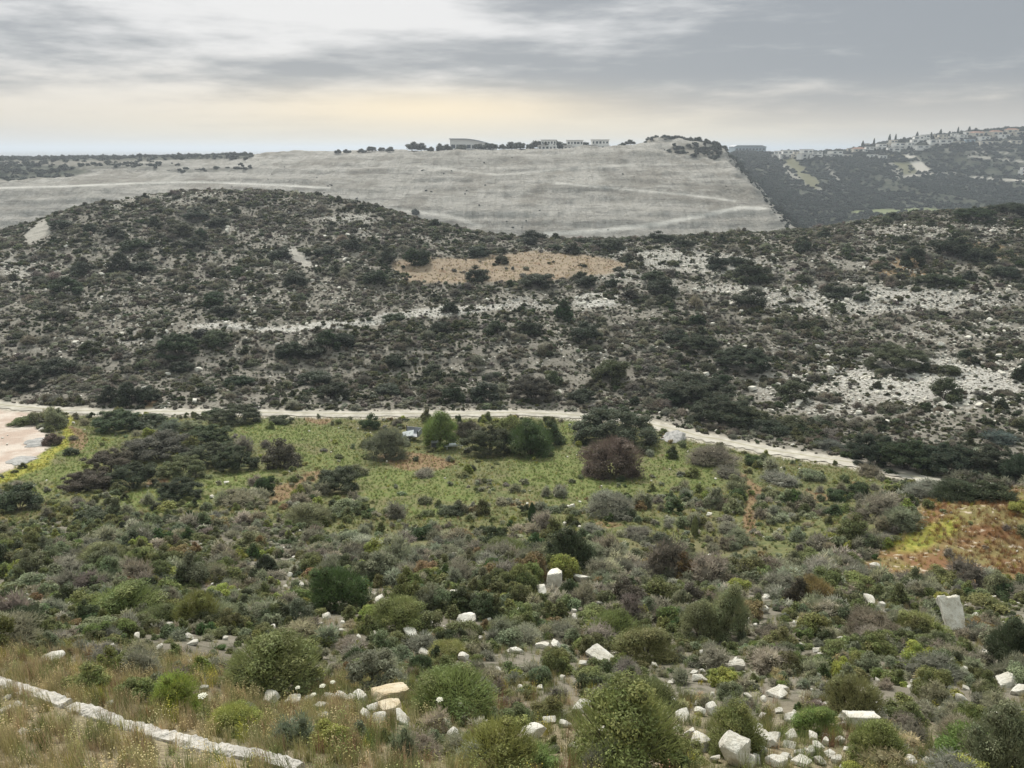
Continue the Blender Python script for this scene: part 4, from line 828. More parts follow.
# opposite hill
def keep2(x, y, px, py, Z):
    k = .74-.95*Z['rock']*(cl(x, y, 3.5, 91) < .25); k *= 1-.97*Z['gold']; k *= 1-Z['gravel']; k *= 1-.97*Z['bare']; k *= np.where(cl(x, y, 9, 92) < -.25, .6, 1)
    k = np.where((px > 640) & (px < 860) & (py > 320) & (py < 372) & (cl(x, y, 7, 94) > -.2), .97, k)
    return np.clip(k*(y < 300)*north(x, y), 0, 1)
def prob2(x, y, px, py, Z):
    a = cl(x, y, 8, 93); hz = sstep(150, 220, y)
    return dict(grey=np.clip(.42-a*.5, .08, 1), violet=np.clip(.34-a*.5, .06, 1), dbrown=.20+0*a, dolive=np.clip(.26+a*.5, .05, 1), dark=np.clip(.30+a*.9+.15*hz, .05, 2), dgreen=np.clip(.08+a*.3, 0, 1), olive=.12+0*a, orange=0*a, lgrey=.05+Z['rock']*.1)
scrub(56, 170, 1.6, (.42, 1.15), keep2, prob2, (.5, .85))
scrub(170, 300, 1.0, (.50, 1.5), keep2, prob2, (.5, .85))
keep3 = lambda x, y, px, py, Z: np.clip((.78-.62*Z['rock'])*(1-Z['gold']*.97)*(1-Z['gravel'])*(1-Z['bare'])*(y < 300)*north(x, y), 0, 1)
scrub(56, 180, 1.1, (.25, .65), keep3, prob2, (.5, .9))
scrub(180, 290, .7, (.35, .9), keep3, prob2, (.5, .9))
x = np.concatenate(SX); y = np.concatenate(SY); w = np.concatenate(SW); h = np.concatenate(SH); kd = np.concatenate(SK)
ok = ~near_any(x, y, bush_feet, .62) & ~near_any(x, y, [(a, b, c+.25) for a, b, c in rock_feet], 1.0)
tdd = np.full(x.shape, 99.0); mm = (y > 60) & (y < 116); tdd[mm] = track_dist(x[mm], y[mm]); ok &= tdd > .95+w*.4+.5*rng.random(len(x))
kerb_px = [(-30, 674), (0, 686), (60, 706), (100, 720), (165, 740), (230, 756), (300, 772)]
kerb_w = np.array([hit(a_, min(b_, 790), 3) for a_, b_ in kerb_px])
ok &= ~((dist_line(x, y, kerb_w[np.repeat(np.arange(len(kerb_w)), 2)] if False else np.array([np.interp(np.linspace(0, 6, 120), range(7), kerb_w[:, q]) for q in range(3)]).T)[0] < 1.5+w*.6) & (y < 16))
# keep the rocks in sight: no tall scrub directly in front of a listed rock
for fx, fy, fr_ in rock_feet:
    if fy < 60: ok &= ~((np.abs(x-fx*y/fy) < fr_*.8+.38*w) & (y < fy) & (y > fy-h*1.7-.5) & (h > .14))
x, y, w, h, kd = x[ok], y[ok], w[ok], h[ok], kd[ok]
z = ground(x, y); px, py = project(x, y, z); apx = w*F/(y*CP-z*SP)
inside = (px > 5) & (px < 1019) & (py < 768) & (py > 180) & (y < 60)
order = np.argsort(-apx*inside)
NBUSH = len(BUSH)+2; want = max(0, 300-NBUSH)
promo = order[:want]; keepm = np.ones(len(x), bool); keepm[promo] = False
for q in promo:
    r = place_bush(float(px[q]), float(py[q]), float(apx[q]), float(apx[q])*.7, str(kd[q]), (float(x[q]), float(y[q]), float(z[q])), (float(w[q]), float(h[q]))); r['group'] = 'low shrubs on the near slope'
x, y, w, h, kd, z, apx = (v_[keepm] for v_ in (x, y, w, h, kd, z, apx))
spk = np.isin(kd, ['grey', 'lgrey', 'violet', 'straw'])
MESH = FINE+FINETHIN+MID+MIDSP+LOW+LOWSP+TINY
off = np.cumsum([0, len(FINE), len(FINETHIN), len(MID), len(MIDSP), len(LOW), len(LOWSP)])
lv = np.where(apx > 60, 0, np.where(apx > 24, 1, np.where(apx > 8.5, 2, 3)))
cnt = {(0, 0): (off[0], len(FINE)), (0, 1): (off[1], len(FINETHIN)), (1, 0): (off[2], len(MID)), (1, 1): (off[3], len(MIDSP)), (2, 0): (off[4], len(LOW)), (2, 1): (off[5], len(LOWSP)), (3, 0): (off[6], len(TINY)), (3, 1): (off[6], len(TINY))}
ii = np.zeros(len(x), int)
for (a_, b_), (o_, c_) in cnt.items():
    m_ = (lv == a_) & (spk == bool(b_)); ii[m_] = o_+rng.integers(0, c_, m_.sum())
n = len(x); rot = np.stack([rng.uniform(-.12, .12, n), rng.uniform(-.12, .12, n), rng.random(n)*6.283], 1)
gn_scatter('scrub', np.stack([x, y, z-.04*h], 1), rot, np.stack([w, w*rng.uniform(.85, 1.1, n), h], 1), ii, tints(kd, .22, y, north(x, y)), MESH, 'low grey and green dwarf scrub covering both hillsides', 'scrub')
print('SCRUB', n)

# loose limestone on the stony ground
def stones(y0, y1, dens, wr, keep):
    x, y = sample_area(y0, y1, dens); z, px, py = view(x, y); Z = zones(px, py, x, y); k = rng.random(len(x)) < keep(x, y, px, py, Z)
    return x[k], y[k], z[k], rng.uniform(*wr, k.sum())*(1+1.2*(rng.random(k.sum()) < .06))
A1 = stones(6, 60, 1.5, (.08, .28), lambda x, y, px, py, Z: (py < 735+(px > 300)*40)*np.clip(.05+.45*(cl(x, y, 4, 95) > .25)+.9*((px > 255) & (px < 430) & (py > 690) & (py < 735))+.8*((px > 640) & (px < 880) & (py > 705))*(cl(x, y, 3, 97) > -.1)+.25*(px > 940)*(py > 700), 0, 1)*(1-Z['grass']*.8)*(1-Z['mound']*.5))
A2 = stones(56, 290, 1.0, (.16, .62), lambda x, y, px, py, Z: np.clip(.06+1.2*Z['rock'], 0, 1)*north(x, y)*(1-Z['gold'])*(1-Z['bare']))
A3 = stones(56, 112, .25, (.12, .35), lambda x, y, px, py, Z: .12*~north(x, y))
x, y, z, w = (np.concatenate(v_) for v_ in zip(A1, A2, A3)); n = len(x)
td_ = np.full(x.shape, 99.0); m_ = (y > 60) & (y < 116); td_[m_] = track_dist(x[m_], y[m_]); k = td_ > 1.2
x, y, z, w = x[k], y[k], z[k], w[k]; n = len(x)
gn_scatter('stones', np.stack([x, y, z+w*.02], 1), np.stack([rng.uniform(-.3, .3, n), rng.uniform(-.3, .3, n), rng.random(n)*6.3], 1), np.stack([w, w*rng.uniform(.6, 1, n), w*rng.uniform(.4, .75, n)], 1), rng.integers(0, 5, n), np.ones((n, 3))*.5, ROCKF, 'loose pale limestone pieces lying between the scrub', 'stones')
print('STONES', n)

# grasses: straw and green tufts in the foreground, meadow and spur
G = []
def grass(y0, y1, dens, hr, keep, probs, wscale=1.0, ids=(0, 1, 2)):
    x, y = sample_area(y0, y1, dens); z, px, py = view(x, y); Z = zones(px, py, x, y); k = rng.random(len(x)) < np.clip(keep(x, y, px, py, Z), 0, 1)
    x, y, z, px, py = x[k], y[k], z[k], px[k], py[k]; Z = {a_: b_[k] for a_, b_ in Z.items()}
    kinds = pick_kinds(probs(x, y, px, py, Z), len(x)); h = rng.uniform(*hr, len(x)); G.append((x, y, z, h, h*rng.uniform(.7, 1.2, len(x))*wscale, kinds, rng.choice(ids, len(x))))
TINT.update(gstraw=(.40, .33, .19), gpale=(.30, .28, .13), ggreen=(.165, .19, .075), glush=(.165, .215, .065), grust=(.26, .145, .065), gyel=(.34, .31, .06), gred=(.22, .14, .085), gtan=(.30, .235, .165), gdk=(.07, .09, .035))
fg = lambda px, py: sstep(640, 690, py+(px < 420)*30-(px-300).clip(0, 700)*.09)
grass(3, 16, 38, (.16, .44), lambda x, y, px, py, Z: fg(px, py)*np.where(px < 420, 1, .45)*(.55+.6*(cl(x, y, 1.5, 101) > -.2)), lambda x, y, px, py, Z: dict(gstraw=np.clip(.40-(px/512-.6)*.8, .08, 1)+cl(x, y, 1.2, 103)*.4, gpale=.40+0*x, ggreen=np.clip(.42+(px/512-.5)*.5-cl(x, y, 1.2, 103)*.5, .05, 1), gred=np.clip(.12+cl(x, y, 1, 104)*.4, 0, 1), gyel=.05+0*x))
grass(9, 34, 10, (.12, .34), lambda x, y, px, py, Z: np.clip(.65+cl(x, y, 3, 105)*1.2, 0, 1)*(1-Z['mound']), lambda x, y, px, py, Z: dict(gstraw=.2, gpale=.35, ggreen=.5, gdk=.2, gyel=.03), 1.1)
grass(32, 56, 4.5, (.12, .3), lambda x, y, px, py, Z: np.clip(.6+cl(x, y, 4, 106)*1.0, 0, 1)*(1-Z['mound']), lambda x, y, px, py, Z: dict(gstraw=.15, gpale=.35, ggreen=.5, gdk=.3), 1.5, (3,))
grass(46, 112, 12, (.10, .30), lambda x, y, px, py, Z: Z['grass']*.75*(1-Z['gravel'])*~north(x, y), lambda x, y, px, py, Z: dict(ggreen=.45, glush=np.clip(Z['lush']*1.5, .05, 2), gpale=.35*(1-Z['lush']), gyel=.06+Z['yel']*3, gstraw=.08+Z['rust']*.4, gred=Z['rust']*1.5+.02), 1.6, (0, 1, 2))
grass(38, 62, 16, (.14, .36), lambda x, y, px, py, Z: Z['mound']*np.where(cl(x, y, 2, 107) > -.55, .9, .12)*np.where((px < 965) & (py > 545), .35, 1), lambda x, y, px, py, Z: dict(grust=np.clip((px-905)/40, .05, 2), gred=.5, gyel=np.clip((975-px)/60, .05, 1)*.6+.05, ggreen=np.clip((965-px)/60, .04, 1)*.5, gstraw=.25), 1.5, (0, 1, 2))
grass(150, 230, 2.5, (.2, .4), lambda x, y, px, py, Z: Z['gold']*.4, lambda x, y, px, py, Z: dict(gstraw=.7, gtan=.5, gpale=.05), 2.0, (3,))
x, y, z, h, w, kd, ix = (np.concatenate(v_) for v_ in zip(*G)); n = len(x)
td_ = np.full(x.shape, 99.0); m_ = (y > 60) & (y < 116); td_[m_] = track_dist(x[m_], y[m_])
kerb_px = [(-30, 672), (0, 686), (60, 706), (100, 720), (165, 740), (230, 756), (300, 772)]
kerb_w = np.array([hit(a_, min(b_, 790), 3) for a_, b_ in kerb_px])
kt = np.linspace(0, len(kerb_w)-1, 120); kerb = np.array([np.interp(kt, range(len(kerb_w)), kerb_w[:, q]) for q in range(3)]).T
for _ in range(6): kerb[1:-1] = (kerb[:-2]+2*kerb[1:-1]+kerb[2:])/4
kd_ = dist_line(x, y, kerb)[0]
k = (td_ > 1.5) & (kd_ > .10) & ~near_any(x, y, bush_feet, .7) & ~near_any(x, y, rock_feet, .9)
# nothing tall right in front of the edging
k &= ~((kd_ < .75) & (y < np.interp(x, kerb[:, 0], kerb[:, 1])) & (h > .20) & (rng.random(n) < .6))
x, y, z, h, w, kd, ix = (v_[k] for v_ in (x, y, z, h, w, kd, ix)); n = len(x)
gn_scatter('grass', np.stack([x, y, z-.01], 1), np.stack([rng.uniform(-.15, .15, n), rng.uniform(-.15, .15, n), rng.random(n)*6.3], 1), np.stack([w, w, h], 1), ix, tints(kd), TUFT, 'straw and green grasses on the foreground bank, meadow and rusty spur', 'grass')
print('GRASS', n)

# far woods
WD = [(.045, .062, .045), (.034, .050, .036), (.06, .07, .052), (.045, .055, .045)]
FX = []
def woods(y0, y1, dens, wr, keep, smin=-.8, smax=.8):
    n = int(dens*(smax-smin)/2*((y1+APEX)**2-(y0+APEX)**2)); y = np.sqrt(rng.random(n)*((y1+APEX)**2-(y0+APEX)**2)+(y0+APEX)**2)-APEX; x = rng.uniform(smin, smax, n)*(y+APEX)
    z, px, py = view(x, y); Z = zones(px, py, x, y); k = rng.random(n) < keep(x, y, px, py, Z)
    FX.append((x[k], y[k], z[k], rng.uniform(*wr, k.sum())))
woods(470, 1120, .085, (2.4, 5.6), lambda x, y, px, py, Z: np.clip((1-Z['quarry'])*(1-Z['patch']*1.0)*(1-Z['olivep']*.8)*(1-Z['field'])*np.where(cl(x, y, 40, 111) > -.35, .9, .35)*np.where((px > 900) & (py < 165), .55, 1), 0, 1), .24, .85)
woods(930, 1085, .09, (3.5, 6.0), lambda x, y, px, py, Z: np.where((py < 168) & (px > 760), .6*(cl(x, y, 20, 112) > -.1), 0), .24, .85)
woods(540, 900, .030, (2.5, 5), lambda x, y, px, py, Z: np.clip(Z['fscrub']*.9, 0, 1), -.85, .0)
woods(455, 650, .05, (1.4, 3.6), lambda x, y, px, py, Z: stroke(px, py, [(722, 150), (750, 174), (775, 206), (799, 234)], 5, 3)*.7, .1, .5)
woods(550, 625, .08, (2.0, 4.5), lambda x, y, px, py, Z: np.where((px > 645) & (px < 726), (1-Z['quarry'])*.9, 0), .1, .3)
woods(440, 620, .004, (.8, 1.8), lambda x, y, px, py, Z: Z['quarry']*(cl(x, y, 18, 113) > .25)*.6, -.8, .32)
x, y, z, w = (np.concatenate(v_) for v_ in zip(*FX)); n = len(x)
gn_scatter('woodland', np.stack([x, y, z-.1*w], 1), np.stack([np.zeros(n), np.zeros(n), rng.random(n)*6.3], 1), np.stack([w, w, w*rng.uniform(.55, .9, n)], 1), rng.integers(0, 4, n), np.array(WD)[rng.integers(0, 4, n)]*rng.uniform(.8, 1.25, (n, 1)), TINY, 'dark wooded scrub covering the distant hillside beyond the quarry', 'woodland')
print('WOODS', n)

# ------------------------------------------------------------------ kerb wall lower left
def wall_strip(name, line, wd, ht, label, cat, seed):
    V = []; Fl = []; n = len(line); tg = np.gradient(line[:, :2], axis=0); tg /= np.linalg.norm(tg, axis=1)[:, None]; nr = np.stack([-tg[:, 1], tg[:, 0]], 1)
    prof = [(-1, -.6), (-1, .55), (-.8, .95), (-.3, 1), (.3, .98), (.8, .92), (1, .5), (1, -.6)]
    for k in range(n):
        for j, (a_, b_) in enumerate(prof):
            q = vn(np.array([k*.16+j*9.1]), np.array([seed*1.0]), seed)[0]-.5; q2 = vn(np.array([k*.55+j*3.3]), np.array([seed+5.0]), seed+3)[0]-.5
            p = line[k, :2]+nr[k]*(a_*wd*.5*(1+.35*q+.2*q2)); V.append((p[0], p[1], line[k, 2]+ht*(b_+(.35*q+.25*q2)*(b_ > 0))))
    m_ = len(prof)
    for k in range(n-1):
        for j in range(m_-1): Fl.append((k*m_+j, k*m_+j+1, (k+1)*m_+j+1, (k+1)*m_+j))
    Fl.append(tuple(range(m_))); Fl.append(tuple((n-1)*m_+q for q in reversed(range(m_))))
    o = add_mesh(name, V, Fl, [M_KERB]); tag(o, label, cat); return o
def dense(line, n):
    t = np.linspace(0, len(line)-1, n); return np.array([np.interp(t, range(len(line)), line[:, q]) for q in range(3)]).T
kerb[:, 2] = ground(kerb[:, 0], kerb[:, 1])
wall_strip('stone_edging', dense(kerb[:44], 90), .22, .11, 'rough pale stone edging running in from the left border', 'edging', 1)
wall_strip('stone_edging', dense(kerb[46:], 150), .23, .11, 'longer pale stone edging sloping down to the bottom border', 'edging', 2)

# row of little stones beside the meadow path
for q, (a_, b_, c_, e_) in enumerate([(743, 492, 4, 5), (742, 499, 5, 6), (739, 507, 5, 5), (735, 514, 5, 6), (733, 523, 4, 5), (731, 533, 4, 6), (729, 543, 4, 5)]):
    o = place_rock(a_, b_, c_, e_, label=['topmost', 'second', 'third', 'fourth', 'fifth', 'sixth', 'lowest'][q]+' white stone of the little row beside the meadow path', name='rock'); o['group'] = 'stone row by the meadow path'

# ------------------------------------------------------------------ buildings
M_W = plain_material('white_render', (.74, .73, .71), .8, .06); M_W2 = plain_material('cream_render', (.60, .55, .47), .8, .08); M_GL = plain_material('dark_glass', (.06, .08, .10), .15, .2); M_RT = plain_material('red_tiles', (.30, .15, .10), .8, .2)
M_GY = plain_material('grey_metal_roof', (.24, .27, .31), .5, .08); M_BL = plain_material('blue_grey_cladding', (.30, .38, .45), .6, .08); M_CON = plain_material('concrete_slab', (.45, .44, .42), .85, .1)
def boxes(name, L, mt, parent, bevel=0):
    V = []; Fl = []
    for cx, cy, cz, sx, sy, sz in L:
        o = len(V)
        for a_ in (-.5, .5):
            for b_ in (-.5, .5):
                for c_ in (-.5, .5): V.append((cx+a_*sx, cy+b_*sy, cz+c_*sz))
        Fl += [(o, o+1, o+3, o+2), (o+4, o+6, o+7, o+5), (o, o+4, o+5, o+1), (o+2, o+3, o+7, o+6), (o, o+2, o+6, o+4), (o+1, o+5, o+7, o+3)]
    return add_mesh(name, V, Fl, [mt], parent=parent)
def gable(name, w, d, z, h, mt, parent, over=.5):
    a, b = w/2+over, d/2+over
    V = [(-a, -b, z), (a, -b, z), (a, b, z), (-a, b, z), (-a*.55, 0, z+h), (a*.55, 0, z+h)]
    return add_mesh(name, V, [(0, 1, 5, 4), (1, 2, 5), (2, 3, 4, 5), (3, 0, 4), (3, 2, 1, 0)], [mt], parent=parent)
def house(x, y, w, h, label, group, style='flat', wall=None, rz=0, name='house', nwin=None):
    z = float(ground(x, y)); d = w*.6; r = empty(name, (x, y, z-.3), rz); wm = wall or M_W
    st = 2 if h > 5 else 1
    if st == 2:
        boxes('wall', [(0, 0, h*.25-1, w, d, h*.5+2), (w*.08, d*.06, h*.75, w*.78, d*.8, h*.5)], wm, r)
        boxes('roof', [(w*.08, d*.06, h+.15, w*.84, d*.88, .3), (-w*.30, -d*.1, h*.5+.12, w*.45, d*1.04, .25)], M_RT if style == 'tile' else M_CON, r) if style != 'tile' else gable('roof', w*.8, d*.84, h, h*.22, M_RT, r)
    else:
        boxes('wall', [(0, 0, h*.5-1, w, d, h+2)], wm, r)
        gable('roof', w, d, h, h*.3, M_RT, r) if style == 'tile' else boxes('roof', [(0, 0, h+.15, w*1.04, d*1.06, .3)], M_CON, r)
    nw = nwin or max(2, int(w/6.5))
    for s_ in range(st):
        for k in range(nw):
            cx = (-.5+(k+.5)/nw)*w*(.78 if s_ == 1 else .94)+(w*.08 if s_ == 1 else 0)
            fy = -d/2-.02 if s_ == 0 else d*.06-d*.4-.02
            boxes('window', [(cx, fy, h*(.25+.5*s_) if st == 2 else h*.55, w/nw*random.uniform(.3, .62), .1, h/st*random.uniform(.34, .5))], M_GL, r)
    tag(r, label, name.replace('_', ' '), group); return r
# curved-roof building on the quarry crest
def curved_building():
    x, y, _ = at_depth(474, 150, 665); z = -1.2; w, h, d = 38, 9.5, 16
    r = empty('curved_roof_building', (x, y, z), 0)
    n = 14; V = []; Fl = []
    prof = [(-w/2+w*k/n, h*(1-.62*max(0, (k/n-.30)/.70)**1.7)) for k in range(n+1)]
    for X_, Z_ in prof:
        for Y_ in (-d/2, d/2): V += [(X_, Y_, -4), (X_, Y_, Z_)]
    for k in range(n):
        o = k*4; Fl += [(o, o+4, o+5, o+1), (o+2, o+3, o+7, o+6)]
    Fl += [(0, 1, 3, 2), (n*4, n*4+2, n*4+3, n*4+1)]
    add_mesh('wall', V, Fl, [M_W], parent=r)
    V = []; Fl = []
    for X_, Z_ in prof:
        for Y_ in (-d/2-1.2, d/2+1.2): V += [(X_*1.04, Y_, Z_+.05), (X_*1.04, Y_, Z_+.65)]
    for k in range(n):
        o = k*4; Fl += [(o+1, o+5, o+7, o+3), (o, o+2, o+6, o+4), (o, o+4, o+5, o+1), (o+2, o+3, o+7, o+6)]
    Fl += [(0, 1, 3, 2), (n*4, n*4+2, n*4+3, n*4+1)]
    add_mesh('roof', V, Fl, [M_GY], parent=r)
    for k in range(8):
        X_ = -w/2+2.5+k*4.2; zz = h*(1-.62*max(0, ((X_+w/2)/w-.30)/.70)**1.7)
        boxes('window', [(X_, -d/2-.06, zz*.42, 3.3, .15, max(.7, zz*.30))], M_GL, r)
    tag(r, 'long white building with a curved grey roof on the quarry crest', 'building'); return r
curved_building()
for px_, lab, w_ in ((547, 'left white villa of the three on the quarry crest, half behind trees', 15), (573, 'middle white flat-roofed villa on the quarry crest', 16), (598, 'right white flat-roofed villa on the quarry crest', 17)):
    X_, Y_, _ = at_depth(px_, 148, 634); house(X_, Y_, w_, 7.6, lab, 'villas on the quarry crest', name='villa', nwin=5)
def warehouse():
    X_, Y_, _ = at_depth(747, 152, 1130); r = empty('warehouse', (X_, Y_, float(ground(X_, Y_))), .05)
    w, h, d = 44, 10, 26; boxes('wall', [(0, 0, h*.5-8, w, d, h+16)], M_BL, r)
    V = [(-w*.42, -d*.5, h+1.6), (w*.36, -d*.5, h+1.6), (w*.54, -d*.52, h-1), (-w*.52, -d*.52, h-.2), (-w*.42, d*.5, h+1.6), (w*.36, d*.5, h+1.6), (w*.54, d*.52, h-1), (-w*.52, d*.52, h-.2)]
    add_mesh('roof', V, [(3, 2, 1, 0), (4, 5, 6, 7), (0, 1, 5, 4), (1, 2, 6, 5), (3, 0, 4, 7), (2, 3, 7, 6)], [M_GY], parent=r)
    for k in range(9): boxes('window', [(-w/2+3+k*4.7, -d/2-.06, h*.62, 3.2, .15, 2.4)], M_GL, r)
    tag(r, 'wide blue-grey building on the far plateau behind the quarry edge', 'building')
warehouse()
HS = [(777,156,10,8,'f'),(786,156,13,9,'f'),(796,155,9,6,'c'),(805,156,14,10,'f'),(816,155,12,6,'f'),(834,155,16,7,'f'),(846,156,10,4,'c'),(858,151,11,5,'t'),(868,150,10,6,'f'),(872,156,9,4,'f'),(880,148,11,7,'f'),(882,157,8,4,'f'),(892,144,9,7,'c'),(897,147,14,7,'f'),(893,150,12,5,'f'),(909,146,9,6,'f'),(917,141,12,8,'f'),(924,139,10,7,'f'),(921,147,14,4,'f'),(934,142,12,5,'f'),(941,138,10,6,'c'),(945,142,12,5,'f'),(953,137,9,6,'f'),(961,138,11,6,'f'),(957,143,12,4,'c'),(969,141,9,4,'b'),(976,135,12,5,'t'),(983,138,11,4,'f'),(987,134,10,5,'c'),(995,134,12,5,'t'),(1003,136,10,4,'f'),(1011,132,11,5,'t'),(1019,134,10,5,'c'),(985,143,12,4,'c'),(1015,142,10,4,'c'),(1023,172,8,8,'f'),(865,146,7,5,'c'),(851,150,8,4,'c'),(930,134.5,8,5,'c'),(968,134,8,5,'f')]
sty = {'f': ('flat', None, 'white flat-roofed house'), 'c': ('flat', M_W2, 'cream flat-roofed house'), 't': ('tile', M_W2, 'tiled hip-roofed house'), 'b': ('flat', M_BL, 'pale blue house')}
hs_desc = []
LMH = [(770, 'left end of the far ridge'), (834, 'long white villa above the wooded slope'), (905, 'pale spoil chute'), (960, 'middle of the ridge village'), (1020, 'right border')]
cnts = {}
for q, (a_, b_, c_, e_, s_) in enumerate(HS):
    p = hit(a_, b_+1.5, 700)
    if p is None: p = hit(a_, b_+4, 700)
    if p is None: p = at_depth(a_, b_, 1050)
    k_ = (p[1]*CP-p[2]*SP)/F; st_, wm_, wd_ = sty[s_]
    lm = min(LMH, key=lambda l: abs(l[0]-a_)); side = 'left of' if a_ < lm[0] else 'right of'
    if q == 5: lab = 'long white villa above the wooded slope on the far ridge'
    elif q == 35: lab = 'lone white house low on the far hillside at the right border'
    else:
        key = (wd_, side, lm[1]); cnts.setdefault(key, []).append(abs(a_-lm[0])); 
        lab = None
    hh = house(p[0], p[1], c_*k_, max(3.2, e_*k_*.78), lab or '', 'houses along the far ridge', st_, wm_, random.uniform(-.3, .3))
    hs_desc.append((hh, a_, b_, lab, wd_, side, lm))
grp = {}
for hh, a_, b_, lab, wd_, side, lm in hs_desc:
    if lab is None: grp.setdefault((wd_, side, lm[1]), []).append((math.hypot(a_-lm[0], (b_-142)*.01), hh))
for (wd_, side, lt), it in grp.items():
    it.sort(key=lambda q: q[0])
    for k, (_, hh) in enumerate(it): hh['label'] = f"{ORD[k]+'nearest ' if len(it) > 1 else ''}{wd_} {side} the {lt}"

# trees on the crest and among the houses
def far_tree(px_, w_, h_, Y_, kind, word, lm, zbase=None, cyp=False, grp_=''):
    X_, _, _ = at_depth(px_, 150, Y_); z = float(ground(X_, Y_)); k_ = (Y_*CP-z*SP)/F
    r = empty('cypress_tree' if cyp else 'tree', (X_, Y_, z-.3), random.random()*6)
    c = D.objects.new('crown', CYP if cyp else random.choice(TREEC)); col.objects.link(c); c.parent = r; c.scale = (w_*k_, w_*k_, h_*k_*(.9 if cyp else .82)); c.location = (0, 0, h_*k_*(.1 if cyp else .16)); c['tint'] = jit(kind)
    t = D.objects.new('trunk', TRUNK); col.objects.link(t); t.parent = r; t.scale = (w_*k_*.7, w_*k_*.7, h_*k_)
    r['category'] = 'tree'; r['group'] = grp_; return r, px_
TR = []
DK = (.045, .06, .035)
for a_, w_, h_ in [(338,6,4),(347,7,4),(362,8,4),(372,9,5),(382,6,4),(390,8,5),(412,12,9),(421,10,8),(430,7,5),(441,8,9),(447,9,7),(461,10,6),(478,9,6),(486,8,6),(493,10,6),(503,9,5),(512,11,8),(520,9,7),(530,8,6),(538,12,8),(545,10,7),(556,13,9),(563,10,6),(585,7,5),(622,8,4),(630,9,5)]:
    TR.append(far_tree(a_, w_*1.25, h_*1.2+1, 632+random.uniform(-4, 6), DK, 'dark tree', None, grp_='trees along the quarry crest'))
crest = [(474, 'the curved-roof building'), (573, 'the middle crest villa'), (362, 'the left end of the crest tree line'), (530, 'the gap between curved roof and villas')]
for a_, w_, h_ in [(648,6,5),(655,7,5),(664,6,4),(676,8,5),(686,7,4),(697,9,6),(706,7,5),(716,8,6),(724,8,6)]:
    TR.append(far_tree(a_, w_, h_, 612+random.uniform(-2, 3), DK, 'dark tree', None, grp_='trees along the quarry crest'))
crest += [(676, 'the top of the quarry knoll')]
g2 = {}
for r_, a_ in TR:
    lm = min(crest, key=lambda l: abs(l[0]-a_)); g2.setdefault(('small dark tree', 'left of' if a_ < lm[0] else 'right of', lm[1]), []).append((abs(a_-lm[0]), r_))
TR2 = []
for a_, w_, h_ in [(853,5,6),(862,4,8),(873,3,8),(888,4,9),(894,3,8),(903,4,6),(915,4,7),(929,4,8),(938,4,7),(947,5,7),(955,3,8),(966,4,7),(972,4,6),(981,5,6),(991,5,6),(1000,5,5),(1010,5,5),(828,5,5),(811,4,4),(769,5,3),(1018,7,5)]:
    TR2.append(far_tree(a_, w_*(.75 if h_ > 6.5 else 1.5), h_*.95, 1040+random.uniform(-30, 5), DK, '', None, cyp=h_ > 6.5, grp_='trees among the ridge houses'))
for r_, a_ in TR2:
    lm = min(LMH, key=lambda l: abs(l[0]-a_)); g2.setdefault(('slim cypress' if 'cypress' in r_.name else 'dark round tree', 'left of' if a_ < lm[0] else 'right of', 'the '+lm[1]), []).append((abs(a_-lm[0]), r_))
for (wd_, side, lt), it in g2.items():
    it.sort(key=lambda q: q[0])
    for k, (_, r_) in enumerate(it): r_['label'] = f"{ORD[k]+'nearest ' if len(it) > 1 else ''}{wd_} {side} {lt}"

# far town on the plain: too many and too small to count
n = 2600; y = rng.uniform(3200, 9500, n); x = -y*rng.uniform(.28, .85, n); z = ground(x, y); wv = rng.uniform(10, 34, n)
def box_mesh():
    me = D.meshes.new('block'); V = [(a_, b_, c_) for a_ in (-.5, .5) for b_ in (-.5, .5) for c_ in (0, 1)]
    me.from_pydata(V, [], [(0, 1, 3, 2), (4, 6, 7, 5), (0, 4, 5, 1), (2, 3, 7, 6), (0, 2, 6, 4), (1, 5, 7, 3)]); me.materials.append(M_W2); return me
gn_scatter('distant_town', np.stack([x, y, z-1], 1), np.stack([np.zeros(n), np.zeros(n), rng.random(n)*3], 1), np.stack([wv, wv, rng.uniform(8, 24, n)], 1), np.zeros(n, int), np.ones((n, 3))*.5, [box_mesh()], 'faint town spread over the hazy plain on the left horizon', 'town')

# ------------------------------------------------------------------ wrecked trailer, junk, rubble
M_RUST = plain_material('faded_grey_paint', (.30, .31, .34), .7, .25); M_DK = plain_material('black_rubber', (.03, .03, .03), .8, .2); M_PALE = plain_material('pale_sheet', (.55, .58, .60), .6, .12)
def cyl(name, c, r_, wd, mt, parent, axis='y', n=18, hole=0):
    V = []; Fl = []
    for s_ in (-.5, .5):
        for k in range(n):
            a_ = 2*math.pi*k/n; u, v = math.cos(a_)*r_, math.sin(a_)*r_
            V.append((c[0]+u, c[1]+s_*wd, c[2]+v) if axis == 'y' else (c[0]+s_*wd, c[1]+u, c[2]+v))
    for k in range(n): Fl.append((k, (k+1) % n, n+(k+1) % n, n+k))
    Fl += [tuple(range(n)), tuple(range(2*n-1, n-1, -1))]
    return add_mesh(name, V, Fl, [mt], parent=parent)
p = hit(411, 441); tz = float(ground(p[0], p[1]+.5))
t = empty('trailer', (p[0]+.1, p[1]+.5, tz+.1), -.25)
boxes('bed', [(0, 0, .62, 2.1, 1.6, .10), (0, 0, .50, 1.9, .12, .14)], M_RUST, t)
boxes('side_panel', [(0, .80, .98, 2.1, .05, .62)], M_RUST, t); boxes('side_panel', [(1.03, 0, .98, .05, 1.5, .62)], M_RUST, t)
boxes('post', [(-1.0, .79, 1.05, .08, .08, .8)], M_DK, t); boxes('post', [(1.02, -.78, 1.05, .08, .08, .8)], M_DK, t)
